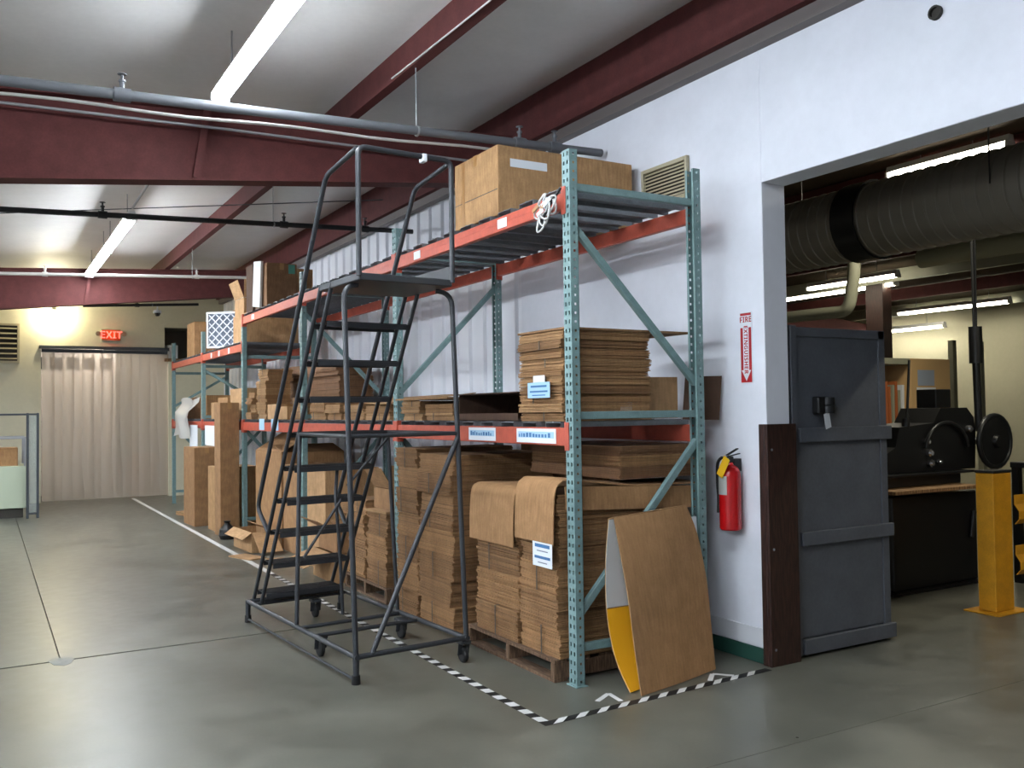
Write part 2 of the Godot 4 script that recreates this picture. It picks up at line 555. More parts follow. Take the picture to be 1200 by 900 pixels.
# I-beam across the aisle at z, tapering towards the ridge
func frame_beam(z: float, label: String) -> void:
	var n := struct_node("roof_beam", label)
	var bot := func(x: float) -> float: return 3.15 + 0.104 * (x + 2.79)
	var top := func(x: float) -> float: return 3.75 + 0.055 * (x + 2.79)
	var b := Mb.new()
	b.prism(PackedVector2Array([Vector2(-8.35, bot.call(-8.35)), Vector2(1.20, bot.call(1.20)), Vector2(1.20, top.call(1.20)), Vector2(-8.35, top.call(-8.35))]), z - 0.005, z + 0.005)
	obj("web", b, M.red_steel, n)
	for e in [bot, top]:
		b = Mb.new()
		b.prism(PackedVector2Array([Vector2(-8.35, e.call(-8.35) - 0.008), Vector2(1.20, e.call(1.20) - 0.008), Vector2(1.20, e.call(1.20) + 0.008), Vector2(-8.35, e.call(-8.35) + 0.008)]), z - 0.09, z + 0.09)
		obj("flange", b, M.red_steel, n)
	for x in [-1.52, -4.6]:
		b = Mb.new()
		b.bar(V(x + 0.06, top.call(x) - 0.01, z + 0.075), V(x - 0.02, bot.call(x) + 0.01, z + 0.075), 0.05, 0.012, 0.0, Vector3.BACK)
		b.bar(V(x + 0.06, top.call(x) - 0.01, z + 0.045), V(x - 0.02, bot.call(x) + 0.01, z + 0.045), 0.008, 0.06, 0.0, Vector3.BACK)
		obj("stiffener", b, M.red_steel, n)

func purlin(x: float, y0: float, h: float, label: String) -> void:
	var b := Mb.new()
	var p := PackedVector2Array([Vector2(0, 0), Vector2(0.008, 0), Vector2(0.008, h - 0.008), Vector2(0.075, h - 0.008), Vector2(0.075, h), Vector2(0, h)])
	# Z section: lower lip towards the aisle, upper lip towards the wall
	b.xf = Transform3D(Basis.IDENTITY, V(x, y0, 0))
	b.prism(p, -14.2, 8.3)
	b.box(V(-0.070, 0.0, -14.2), V(-0.0005, 0.008, 8.3))
	b.box(V(-0.070, 0.0085, -14.2), V(-0.064, 0.028, 8.3))
	struct("roof_purlin", b, M.red_steel, label)

func steel() -> void:
	frame_beam(-2.66, "dark red tapered steel roof beam crossing the aisle in front")
	frame_beam(-11.1, "dark red steel roof beam crossing the aisle near the far wall")
	frame_beam(5.9, "dark red steel roof beam behind the camera")
	purlin(-0.33, 3.885, 0.27, "dark red steel purlin running above the rack")
	for k in 3: purlin(-3.3 - 1.5 * k, 3.885 + 0.055 * (-2.97 - 1.5 * k), 0.27, "dark red steel purlin further across the ceiling")
	var b := Mb.new()
	b.box(V(1.135, 3.83, -14.2), V(1.15, 4.235, 8.3))
	b.box(V(1.085, 3.83, -14.2), V(1.1345, 3.842, 8.3))
	var p := struct("roof_purlin", b, M.red_steel, "dark red steel purlin along the top of the white wall")
	obj("wall_angle", one_box(V(1.14, 3.745, -14.2), V(1.2215, 3.828, 8.3)), M.grey_angle, p)
	# sprinkler branch pipes, rising slightly towards the wall
	pipe(V(-8.3, 3.205, -1.30), V(1.17, 3.505, -1.30), 0.030, M.grey_pipe, "grey sprinkler pipe slung below the roof before the red beam", [-2.2, 0.45, 0.75])
	pipe(V(-8.3, 3.18, -4.82), V(1.17, 3.53, -4.82), 0.026, M.black_pipe, "black sprinkler pipe slung below the roof past the red beam", [-1.94, -0.25, 0.62])
	pipe(V(-8.3, 3.14, -8.95), V(1.10, 3.56, -8.95), 0.022, M.pale_pipe, "pale sprinkler pipe crossing before the far red beam", [-2.2, -0.3])
	pipe(V(-1.45, 3.415, -12.5), V(0.42, 3.525, -12.5), 0.024, M.black_pipe, "short black sprinkler pipe in front of the cream wall", [-0.6])
	# pale conduit strapped along the beam
	b = Mb.new()
	b.tube([V(-8.3, 3.36, -2.54), V(-2.8, 3.635, -2.54), V(-1.35, 3.667, -2.54), V(1.0, 3.692, -2.54)], 0.011, 6)
	tag(obj("conduit", b, M.conduit), "thin pale conduit running along the face of the red beam", "conduit")
	b = Mb.new()
	var wp: Array = []
	for i in 41:
		var s := i / 40.0
		wp.append(V(lerpf(-8.2, 0.9, s), 3.205 + 0.3 * (lerpf(-8.2, 0.9, s) + 8.3) / 9.47 - 0.058 + 0.008 * sin(s * 43.0), -1.36 + 0.008 * sin(s * 23.0)))
	b.tube(wp, 0.010, 6)
	tag(obj("cable_run", b, M.pale_pipe), "pale cable strung along under the grey sprinkler pipe", "cable")
	b = Mb.new()
	b.tube([V(-1.5, 3.85, -2.78), V(-1.5, 3.80, -6.2)], 0.014, 6)
	tag(obj("conduit", b, M.conduit), "pale conduit feeding the strip light past the red beam", "conduit")
	# white wire stapled down the purlin
	b = Mb.new()
	b.tube([V(-0.40, 3.90, 1.2), V(-0.405, 3.88, 0.3), V(-0.41, 3.885, -0.6), V(-0.41, 3.90, -1.6)], 0.006, 5)
	tag(obj("wire", b, M.pale_pipe), "white wire clipped along the purlin above the rack", "wire")
	# thin brace wires under the far ceiling
	b = Mb.new()
	b.tube([V(-3.2, 3.83, -7.6), V(0.9, 3.89, -5.0)], 0.006, 5)
	tag(obj("brace_rod", b, M.cart_steel), "thin dark rod crossing below the ceiling past the red beam", "rod")

func pipe(a: Vector3, d: Vector3, r: float, m: Material, label: String, heads: Array) -> void:
	var b := Mb.new()
	b.tube([a, d], r, 12)
	var o := tag(obj("sprinkler_pipe", b, m), label, "pipe")
	for x in heads:
		var s: float = (x - a.x) / (d.x - a.x)
		var p := a.lerp(d, s)
		b = Mb.new()
		b.tube([p - V(r * 1.5, 0, 0), p + V(r * 1.5, 0, 0)], r * 1.35, 10)
		b.tube([p, p + V(0, r + 0.045, 0)], 0.014, 8)
		b.lathe([], 8)
		b.xf = Transform3D(Basis.IDENTITY, p + V(0, r + 0.045, 0))
		b.lathe([Vector2(0.0, 0.0), Vector2(0.020, 0.0), Vector2(0.020, 0.012), Vector2(0.008, 0.016), Vector2(0.008, 0.04), Vector2(0.026, 0.042), Vector2(0.026, 0.046), Vector2(0, 0.046)], 8)
		obj("sprinkler_head", b, m, o)
	for k in 1:
		var x := -0.36
		if x < a.x + 0.1 or x > d.x - 0.1: continue
		var p := a.lerp(d, (x - a.x) / (d.x - a.x))
		b = Mb.new()
		b.tube([p + V(0, r, 0), V(p.x, 3.884, p.z)], 0.004, 5)
		b.tube([p + V(0, 0, -0.006), p + V(0.014, 0, -0.006)], r * 1.25, 10)
		obj("hanger", b, M.conduit, o)

func annex_shell() -> void:
	# press room beyond the opening: eave side at X = 12
	struct("wall_annex_far", one_box(V(12.0, 0, -16.6), V(12.2, 4.4, 8.4)), M.annex_cream, "cream wall at the back of the press room")
	struct("wall_annex_end", one_box(V(1.42, 0, -9.6), V(12.0, 4.6, -9.4)), M.annex_cream, "cream end wall of the press room")
	var b := Mb.new()
	b.prism(PackedVector2Array([Vector2(1.42, 4.20), Vector2(12.0, 3.25), Vector2(12.0, 3.4), Vector2(1.42, 4.40)]), -16.6, 8.4)
	struct("ceiling_annex", b, M.annex_ceiling, "dark brown roof underside of the press room")
	for k in 8:
		var x := 2.3 + 1.25 * k
		struct("roof_purlin", one_box(V(x, 4.0 - 0.09 * (x - 1.42), -9.3), V(x + 0.07, 4.18 - 0.09 * (x - 1.42), 8.3)), M.red_steel if k % 2 == 0 else M.pale_duct, ("dark red" if k % 2 == 0 else "pale painted") + " purlin under the press room roof")
	for z in [-7.2]:
		b = Mb.new()
		b.prism(PackedVector2Array([Vector2(1.45, 3.62), Vector2(11.9, 2.72), Vector2(11.9, 3.06), Vector2(1.45, 3.98)]), z - 0.06, z + 0.06)
		struct("roof_beam", b, M.red_steel, "dark red roof beam across the press room")

# ---------------------------------------------------------------- pallet rack
const L := 2.527
const D := 0.98

# perforated upright: aisle face at x = 0 (sgn 1: channel runs to +x), z from 0 to -0.076
func post_mesh(h: float, sgn: float) -> ArrayMesh:
	var b := Mb.new()
	var w := 0.076
	var d := 0.055 * sgn
	var step := 0.0508
	var rows := int(h / step)
	# strips: [u0, u1, punched]
	var face := [[0.0, 0.014, false], [0.014, 0.027, true], [0.027, 0.049, false], [0.049, 0.062, true], [0.062, w, false]]
	for s in face:
		var z0: float = -s[0]
		var z1: float = -s[1]
		if not s[2]:
			b.quad(V(0, 0, z0), V(0, 0, z1), V(0, h, z1), V(0, h, z0), V(-sgn, 0, 0))
		else:
			var y := 0.0
			for r in rows:
				var a := step * r + 0.018
				b.quad(V(0, y, z0), V(0, y, z1), V(0, a, z1), V(0, a, z0), V(-sgn, 0, 0))
				y = a + 0.022
			b.quad(V(0, y, z0), V(0, y, z1), V(0, h, z1), V(0, h, z0), V(-sgn, 0, 0))
	for e in [[0.0, 1.0], [-w, -1.0]]:
		var z: float = e[0]
		for s in [[0.0, 0.40, false], [0.40, 0.62, true], [0.62, 1.0, false]]:
			var x0: float = d * s[0]
			var x1: float = d * s[1]
			if not s[2]:
				b.quad(V(x0, 0, z), V(x1, 0, z), V(x1, h, z), V(x0, h, z), V(0, 0, e[1]))
			else:
				var y := 0.0
				for r in rows:
					var a := step * r + 0.020
					b.quad(V(x0, y, z), V(x1, y, z), V(x1, a, z), V(x0, a, z), V(0, 0, e[1]))
					y = a + 0.014
				b.quad(V(x0, y, z), V(x1, y, z), V(x1, h, z), V(x0, h, z), V(0, 0, e[1]))
	# return lips at the open back of the channel
	for e in [[0.0, -0.018], [-w, -w + 0.018]]:
		b.box(V(minf(d, d - 0.003 * sgn), 0, minf(e[0], e[1])), V(maxf(d, d - 0.003 * sgn), h, maxf(e[0], e[1])))
	b.box(V(minf(-0.012 * sgn, d + 0.012 * sgn), 0.0, -w - 0.012), V(maxf(-0.012 * sgn, d + 0.012 * sgn), 0.006, 0.012))
	return b.mesh()

func beam_mesh(len: float, h: float) -> ArrayMesh:
	# step beam with hooked end plates, running to -z; top at y = 0
	var b := Mb.new()
	b.box(V(0.002, -h, -len), V(0.046, 0, 0), 0.004)
	b.box(V(0.0005, -h * 0.45, -len + 0.004), V(0.0018, -h * 0.40, -0.004))
	for e in [[0.0, -0.006], [-len, -len + 0.006]]:
		b.box(V(-0.006, -h - 0.03, minf(e[0], e[1])), V(0.05, 0.035, maxf(e[0], e[1])))
	return b.mesh()

func end_plate() -> ArrayMesh:
	var b := Mb.new()
	b.box(V(-0.008, -0.13, -0.040), V(-0.002, 0.03, 0.0), 0.002)
	return b.mesh()

func channel_mesh(w: float, len: float) -> ArrayMesh:
	# roll-formed deck channel along +x: flat top and two turned-down sides
	var b := Mb.new()
	b.box(V(0, 0.026, -w), V(len, 0.030, 0))
	b.box(V(0, 0.0, -w), V(len, 0.026, -w + 0.003))
	b.box(V(0, 0.0, -0.003), V(len, 0.026, 0))
	b.box(V(0, 0.026, -w * 0.55), V(len, 0.034, -w * 0.45))
	return b.mesh()

func rack() -> void:
	var t := thing("pallet_rack", "long green and orange steel pallet rack along the white wall", "rack")
	var post_f := post_mesh(3.05, 1.0)
	var post_r := post_mesh(3.05, -1.0)
	var post_fs := post_mesh(2.83, 1.0)
	var post_rs := post_mesh(2.83, -1.0)
	var plate := end_plate()
	for i in 6:
		var z := -L * i
		var tall := i < 3
		var p := obj("upright_post", post_f if tall else post_fs, M.rack_green, t)
		p.position = V(0, 0, z)
		p = obj("upright_post", post_r if tall else post_rs, M.rack_green, t)
		p.position = V(D, 0, z)
		var zc := z - 0.038
		for y in ([0.21, 1.525, 2.84] if tall else [0.21, 1.525, 2.30]):
			var b := Mb.new()
			b.bar(V(0.035, y, zc), V(D - 0.035, y, zc), 0.036, 0.044, 0.003)
			obj("frame_strut", b, M.rack_green, t)
		for q in [[0.04, 2.62 if tall else 2.24, 0.945, 1.71], [0.945, 1.36, 0.05, 0.40]]:
			var b := Mb.new()
			var xa: float = q[0] if i % 2 == 0 else D - q[0]
			var xb: float = q[2] if i % 2 == 0 else D - q[2]
			b.bar(V(xa, q[1], zc), V(xb, q[3], zc), 0.034, 0.042, 0.003)
			obj("diagonal_brace", b, M.rack_green, t)
	var bl := L - 0.078
	var beam := beam_mesh(bl, 0.095)
	var wide := beam_mesh(bl, 0.105)
	var ch := channel_mesh(0.165, D - 0.012)
	for i in 5:
		var z := -L * i - 0.077
		for lv in [[1.456, wide], [2.812 if i < 3 else 2.472, beam]]:
			var y: float = lv[0]
			for rear in [false, true]:
				var o := obj("load_beam", lv[1], M.rack_orange, t)
				o.position = V(0, y, z) if not rear else V(D, y, z - bl)
				if rear: o.rotation.y = PI
				for e in [z + 0.040, z - bl - 0.001]:
					var q := obj("beam_bracket", plate, M.rack_orange, t)
					q.position = V(0, y, e) if not rear else V(D, y, e - 0.04)
					if rear: q.rotation.y = PI
			for k in 9:
				var o := obj("deck_channel", ch, M.galvanised, t)
				o.position = V(0.006, y + 0.001, z - 0.06 - 0.27 * k)
	# printed labels on the near shelf beam
	for q in [[-0.18, -0.63], [-0.90, -1.28]]:
		var lab := obj("beam_label", one_box(V(-0.0015, 1.362, q[1]), V(-0.0002, 1.448, q[0])), M.paper, t)
		obj("band", one_box(V(-0.0020, 1.392, q[1] + 0.02), V(-0.0016, 1.430, q[0] - 0.02)), M.label_blue, lab)
		var b := Mb.new()
		var zz: float = q[1] + 0.03
		while zz < q[0] - 0.05:
			var w := rng.randf_range(0.010, 0.026)
			b.box(V(-0.0024, 1.396, zz), V(-0.0021, rng.randf_range(1.410, 1.426), zz + w))
			zz += w + rng.randf_range(0.006, 0.016)
		obj("print", b, M.print_blue, lab)
	for q in [[-5.95, -6.25], [-6.55, -6.78]]:
		obj("beam_label", one_box(V(-0.0015, 1.365, q[1]), V(-0.0002, 1.50, q[0])), M.label_blue, t)
	for z in [-0.72, -2.05, -4.2, -7.0]:
		obj("beam_label", one_box(V(-0.0015, 2.735, z - 0.12), V(-0.0002, 2.795, z)), M.paper, t)
	for z in [-8.3, -8.9, -9.4]:
		obj("beam_label", one_box(V(-0.0015, 2.385, z - 0.09), V(-0.0002, 2.46, z)), M.paper, t)

# ---------------------------------------------------------------- rolling ladder
func arc(a: Vector3, corner: Vector3, d: Vector3, r: float, n := 5) -> Array:
	var u := (a - corner).normalized()
	var w := (d - corner).normalized()
	var out: Array = []
	for i in n + 1:
		var s := float(i) / n
		out.append((corner + u * r).lerp(corner, s).lerp(corner.lerp(corner + w * r, s), s))
	return out

func bent(p: Array, r: float) -> Array:
	var out: Array = [p[0]]
	for i in range(1, p.size() - 1): out.append_array(arc(p[i - 1], p[i], p[i + 1], r))
	out.append(p[-1])
	return out

func ladder() -> void:
	var t := thing("rolling_ladder", "dark steel rolling warehouse ladder with platform standing before the rack", "ladder", V(-1.03, 0, -0.735), deg_to_rad(4))
	var R := 0.0165
	# local frame: x across, y up, -z towards the foot of the steps
	var P := func(s: float, h: float, q: float) -> Vector3: return Vector3(s, h, -q)
	var add := func(called: String, pts: Array, r: float) -> MeshInstance3D:
		var b := Mb.new()
		b.tube(pts, r, 10)
		return obj(called, b, M.ladder, t)
	var base_h := 0.155
	# base frame
	for s in [0.0, 0.74]:
		add.call("base_rail", [P.call(s, base_h, -0.02), P.call(s, base_h, 1.93)], R)
	for q in [0.0, 0.62, 0.88, 1.80, 1.93]:
		add.call("base_crossbar", [P.call(0.017, base_h, q), P.call(0.723, base_h, q)], R if q < 0.1 or q > 1.9 else 0.013)
	add.call("floor_line", [P.call(-0.005, 0.028, 0.02), P.call(-0.005, 0.028, 1.90)], 0.009)  # thin dark rod laid along the line between the left feet
	# rubber-tipped feet
	for q in [[0.0, 0.0], [0.0, 1.93], [0.74, 1.93]]:
		var f: MeshInstance3D = add.call("foot_leg", [P.call(q[0], 0.02, q[1]), P.call(q[0], base_h + 0.01, q[1])], 0.019)
		var b := Mb.new()
		b.xf = Transform3D(Basis.IDENTITY, P.call(q[0], 0.0025, q[1]))
		b.lathe([Vector2(0, 0), Vector2(0.026, 0), Vector2(0.024, 0.05), Vector2(0.0, 0.05)], 10)
		obj("rubber_tip", b, M.rubber, f)
	# casters
	for q in [[0.07, 0.70], [0.47, 1.78], [0.70, 0.80], [0.735, 0.03]]:
		var b := Mb.new()
		var c: Vector3 = P.call(q[0], 0.0, q[1])
		b.box(c + V(-0.035, 0.118, -0.045), c + V(0.035, 0.138, 0.045), 0.004)
		for s in [-1.0, 1.0]:
			b.bar(c + V(s * 0.024, 0.05, 0), c + V(s * 0.024, 0.12, 0.012), 0.034, 0.005, 0.0, Vector3.BACK)
		var k := obj("caster", b, M.ladder, t)
		b = Mb.new()
		b.xf = Transform3D(Basis(Vector3.UP, Vector3.RIGHT, Vector3.FORWARD), c + V(-0.016, 0.051, 0))
		b.lathe([Vector2(0, 0), Vector2(0.042, 0), Vector2(0.051, 0.006), Vector2(0.051, 0.026), Vector2(0.042, 0.032), Vector2(0, 0.032)], 16)
		obj("wheel", b, M.rubber, k)
	# stringers: two tubes on each side, and treads between
	var tt := func(h: float) -> float: return 0.43 + 0.61 * (2.35 - h)
	for s in [0.05, 0.66]:
		add.call("stringer", [P.call(s, 2.37, tt.call(2.37)), P.call(s, base_h + 0.01, tt.call(base_h))], 0.0145)
		add.call("stringer", [P.call(s, 2.37, tt.call(2.37) + 0.175), P.call(s, base_h + 0.01, tt.call(base_h) + 0.175)], 0.0145)
	for i in 9:
		var h := 0.238 * (i + 1)
		var q: float = tt.call(h)
		var b := Mb.new()
		b.box(P.call(0.066, h - 0.004, q + 0.195), P.call(0.644, h, q - 0.015))
		b.box(P.call(0.066, h - 0.036, q + 0.195), P.call(0.644, h - 0.0045, q + 0.188))
		b.box(P.call(0.066, h - 0.036, q - 0.008), P.call(0.644, h - 0.0045, q - 0.015))
		var tr := obj("step_tread", b, M.ladder, t)
		b = Mb.new()
		for k in 7: b.box(P.call(0.072, h + 0.0005, q + 0.178 - 0.028 * k), P.call(0.638, h + 0.004, q + 0.164 - 0.028 * k))
		obj("grip_ribs", b, M.tread, tr)
	# platform
	var b := Mb.new()
	b.box(P.call(0.04, 2.335, 0.62), P.call(0.67, 2.378, 0.0), 0.005)
	var pl := obj("platform", b, M.ladder, t)
	b = Mb.new()
	for k in 17: b.box(P.call(0.055, 2.3785, 0.605 - 0.035 * k), P.call(0.655, 2.382, 0.588 - 0.035 * k))
	obj("grip_ribs", b, M.tread, pl)
	for e in [[0.045, 0.0], [0.665, 0.0]]:
		b = Mb.new()
		b.box(P.call(e[0] - 0.004, 2.382, 0.50), P.call(e[0] + 0.004, 2.46, 0.02))
		if e[0] > 0.1: obj("toe_board", b, M.ladder, pl)
	# four legs carrying the platform, bent in at the top
	for e in [[0.0, 0.10, 1.0], [0.74, 0.64, -1.0]]:
		add.call("rear_leg", bent([P.call(e[0], base_h, 0.0), P.call(e[0], 2.315, 0.13), P.call(e[1], 2.325, 0.16)], 0.09), R)
		add.call("front_leg", [P.call(e[0], base_h, 0.93), P.call(e[0] + 0.045 * e[2], 1.43, 0.97)], 0.0145)
		add.call("side_bar", [P.call(e[0] + 0.01 * e[2], 1.42, 0.08), P.call(e[0] + 0.045 * e[2], 1.42, 0.96)], 0.013)
	add.call("rear_bar", [P.call(0.0, 1.42, 0.075), P.call(0.74, 1.42, 0.075)], 0.013)
	add.call("front_bar", [P.call(0.045, 1.42, 0.965), P.call(0.695, 1.42, 0.965)], 0.013)
	add.call("diagonal_brace", [P.call(0.735, 1.39, 0.07), P.call(0.10, base_h, 0.0)], R)
	add.call("diagonal_brace", [P.call(0.06, 0.60, 0.95), P.call(0.36, 0.96, 1.02)], 0.010)
	add.call("diagonal_brace", [P.call(0.685, 1.38, 0.95), P.call(0.42, 1.05, 1.05)], 0.010)
	add.call("lock_rod", bent([P.call(0.40, 1.16, 1.18), P.call(0.33, 0.98, 1.05), P.call(0.36, 0.62, 1.05), P.call(0.40, base_h, 1.10)], 0.08), 0.012)
	# handrails with mid post and rear guard
	for s in [0.04, 0.67]:
		var d := 1.0 if s < 0.3 else -1.0
		add.call("handrail", bent([P.call(s, 3.11, 0.012), P.call(s, 3.05, 0.48), P.call(s, 0.86, 1.82), P.call(s + 0.010 * d, 0.70, 1.62)], 0.07), R)
	add.call("guard_rail", bent([P.call(0.04, 2.36, 0.0), P.call(0.04, 3.12, 0.0), P.call(0.67, 3.12, 0.0), P.call(0.67, 2.36, 0.0)], 0.05), R)
	b = Mb.new()
	b.box(P.call(0.46, 3.085, 0.03), P.call(0.49, 3.135, -0.024), 0.004)
	obj("cable_tie", b, M.paper, t)

# ---------------------------------------------------------------- cardboard
# a bundle of flat sheets; origin at the middle of its underside
func flats_mesh(sx: float, h: float, sz: float, sd: int, thick := 0.0085, loose := 0.006) -> ArrayMesh:
	var r := RandomNumberGenerator.new()
	r.seed = sd
	var b := Mb.new()
	var n := maxi(1, int(h / thick))
	var th := h / n
	var drift := Vector2.ZERO
	for i in n:
		if i % 4 == 0: drift = Vector2(r.randf_range(-1, 1), r.randf_range(-1, 1)) * loose * 1.3
		var o := drift + Vector2(r.randf_range(-1, 1), r.randf_range(-1, 1)) * loose
		var k := r.randf_range(0.80, 1.0)
		if r.randf() < 0.15: k *= 0.82
		b.col = Color(k, k * 0.985, k * 0.965)
		b.box(V(-sx / 2 + o.x, th * i + 0.0004, -sz / 2 + o.y), V(sx / 2 + o.x, th * (i + 1) - 0.0011, sz / 2 + o.y))
	return b.mesh()

func flats(lo: Vector3, hi: Vector3, tone: int, label: String, group := "", turn := 0.0, strap := true, thick := 0.0085, loose := 0.006) -> Node3D:
	var s := hi - lo
	var o := obj("carton_bundle", flats_mesh(s.x, s.y, s.z, rng.randi() % 100000, thick, loose), M["card%d" % tone])
	o.position = V((lo.x + hi.x) / 2, lo.y, (lo.z + hi.z) / 2)
	o.rotation.y = turn
	tag(o, label, "cardboard", group)
	if strap:
		var b := Mb.new()
		var e := loose * 2.4 + 0.001
		var zs := s.z * rng.randf_range(-0.2, 0.2)
		b.box(V(-s.x / 2 - e - 0.001, 0.0005, zs - 0.006), V(-s.x / 2 - e, s.y + 0.0006, zs + 0.006))
		b.box(V(s.x / 2 + e, 0.0005, zs - 0.006), V(s.x / 2 + e + 0.001, s.y + 0.0006, zs + 0.006))
		b.box(V(-s.x / 2 - e, s.y - 0.0005, zs - 0.006), V(s.x / 2 + e, s.y + 0.0006, zs + 0.006))
		obj("strap", b, M.strap, o)
	return o

# pile of bundles: ys lists the tier heights from the bottom
func pile(x0: float, x1: float, z0: float, z1: float, ys: Array, where: String, group: String, tones: Array, wob := 0.012, thick := 0.0085) -> void:
	for i in ys.size() - 1:
		var ox := rng.randf_range(-wob, wob)
		var oz := rng.randf_range(-wob, wob) * 0.6
		var word: String = ORD[i]
		if i == ys.size() - 2 and i > 0: word = "topmost"
		flats(V(x0 + ox, ys[i], z0 + oz), V(x1 + ox, ys[i + 1] - 0.001, z1 + oz), tones[i % tones.size()], "%s bundle%s of flat cartons in %s" % [word, "" if i == 0 or word == "topmost" else " up", where], group, rng.randf_range(-wob, wob) * 1.2, i % 2 == 0, thick)

# closed carton with taped top seam; origin at the middle of its underside
func carton(lo: Vector3, hi: Vector3, tone: int, label: String, turn := 0.0, group := "", seam_x := false) -> Node3D:
	var s := hi - lo
	var t := thing("carton", label, "box", V((lo.x + hi.x) / 2, lo.y, (lo.z + hi.z) / 2), turn, group)
	var b := Mb.new()
	b.box(V(-s.x / 2, 0, -s.z / 2), V(s.x / 2, s.y - 0.005, s.z / 2), 0.004)
	obj("body", b, M["card%d" % tone], t)
	for e in [-1.0, 1.0]:
		b = Mb.new()
		if seam_x: b.box(V(-s.x / 2 + 0.002, s.y - 0.0048, minf(e * 0.0015, e * (s.z / 2 - 0.002))), V(s.x / 2 - 0.002, s.y, maxf(e * 0.0015, e * (s.z / 2 - 0.002))))
		else: b.box(V(minf(e * 0.0015, e * (s.x / 2 - 0.002)), s.y - 0.0048, -s.z / 2 + 0.002), V(maxf(e * 0.0015, e * (s.x / 2 - 0.002)), s.y, s.z / 2 - 0.002))
		obj("flap", b, M["card%d" % tone], t)
	b = Mb.new()
	if seam_x:
		b.box(V(-s.x / 2 - 0.001, s.y + 0.0001, -0.026), V(s.x / 2 + 0.001, s.y + 0.0006, 0.026))
		b.box(V(-s.x / 2 - 0.0012, s.y - 0.08, -0.026), V(-s.x / 2 - 0.0003, s.y + 0.0006, 0.026))
	else:
		b.box(V(-0.026, s.y + 0.0001, -s.z / 2 - 0.001), V(0.026, s.y + 0.0006, s.z / 2 + 0.001))
		b.box(V(-0.026, s.y - 0.08, s.z / 2 + 0.0003), V(0.026, s.y + 0.0006, s.z / 2 + 0.0012))
	obj("tape", b, M.tape_brown, t)
	return t

# open-topped carton with flaps at given opening angles (degrees from closed): -x, +x, -z, +z
func open_carton(lo: Vector3, hi: Vector3, tone: int, label: String, angles: Array, turn := 0.0, pitch := 0.0, flap := 0.0) -> Node3D:
	var s := hi - lo
	var t := thing("open_carton", label, "box", V((lo.x + hi.x) / 2, lo.y, (lo.z + hi.z) / 2), turn)
	t.rotation.x = pitch
	var k := 0.006
	var b := Mb.new()
	b.box(V(-s.x / 2, 0, -s.z / 2), V(s.x / 2, k, s.z / 2))
	b.box(V(-s.x / 2, k, -s.z / 2), V(-s.x / 2 + k, s.y, s.z / 2))
	b.box(V(s.x / 2 - k, k, -s.z / 2), V(s.x / 2, s.y, s.z / 2))
	b.box(V(-s.x / 2 + k, k, -s.z / 2), V(s.x / 2 - k, s.y, -s.z / 2 + k))
	b.box(V(-s.x / 2 + k, k, s.z / 2 - k), V(s.x / 2 - k, s.y, s.z / 2))
	obj("body", b, M["card%d" % tone], t)
	for i in 4:
		if angles[i] == null: continue
		var along := i < 2
		var sg := -1.0 if i % 2 == 0 else 1.0
		var w: float = flap if flap > 0 else (s.x if along else s.z) * 0.48
		var len: float = (s.z if along else s.x) - 0.006
		b = Mb.new()
		b.box(V(0, -0.005, -len / 2), V(w, 0, len / 2))
		var f := obj("flap", b, M["card%d" % tone], t)
		# local +x points inwards when closed
		var yaw: float = 0.0
		if along: yaw = 0.0 if sg < 0 else PI
		else: yaw = -PI / 2 if sg < 0 else PI / 2
		f.transform = Transform3D(Basis(Vector3.UP, yaw) * Basis(Vector3.BACK, deg_to_rad(angles[i])), V(sg * s.x / 2 if along else 0.0, s.y + 0.006, 0.0 if along else sg * s.z / 2))
	return t

# sheet through points f(u, v), given a thickness
func sheet_mesh(f: Callable, nu: int, nv: int, th: float) -> Mb:
	var b := Mb.new()
	var g: Array = []
	for i in nu + 1:
		var row: Array = []
		for j in nv + 1:
			var u := float(i) / nu
			var w := float(j) / nv
			var p: Vector3 = f.call(u, w)
			var du: Vector3 = f.call(minf(u + 0.01, 1.0), w) - f.call(maxf(u - 0.01, 0.0), w)
			var dv: Vector3 = f.call(u, minf(w + 0.01, 1.0)) - f.call(u, maxf(w - 0.01, 0.0))
			row.append([p, du.cross(dv).normalized()])
		g.append(row)
	for i in nu:
		for j in nv:
			for s in [0.5, -0.5]:
				var q: Array = []
				var m: Array = []
				for e in [[i, j], [i + 1, j], [i + 1, j + 1], [i, j + 1]]:
					var c: Array = g[e[0]][e[1]]
					q.append(c[0] + c[1] * th * s)
					m.append(c[1] * signf(s))
				b.tri(q[0], q[1], q[2], m[0], m[1], m[2])
				b.tri(q[0], q[2], q[3], m[0], m[2], m[3])
	var rim: Array = []
	for i in nu: rim.append([[i, 0], [i + 1, 0], [i, 1]])
	for i in nu: rim.append([[i, nv], [i + 1, nv], [i, nv - 1]])
	for j in nv: rim.append([[0, j], [0, j + 1], [1, j]])
	for j in nv: rim.append([[nu, j], [nu, j + 1], [nu - 1, j]])
	for r in rim:
		var a: Array = g[r[0][0]][r[0][1]]
		var d: Array = g[r[1][0]][r[1][1]]
		var inn: Array = g[r[2][0]][r[2][1]]
		b.quad(a[0] + a[1] * th / 2, d[0] + d[1] * th / 2, d[0] - d[1] * th / 2, a[0] - a[1] * th / 2, a[0] - inn[0])
	return b

func poly_at(p: Array, s: float) -> Vector3:
	var x := clampf(s, 0, 1) * (p.size() - 1)
	var i := mini(int(x), p.size() - 2)
	var w := x - i
	var a: Vector3 = p[maxi(i - 1, 0)]
	var d: Vector3 = p[mini(i + 2, p.size() - 1)]
	return (p[i] as Vector3).cubic_interpolate(p[i + 1], a, d, w)

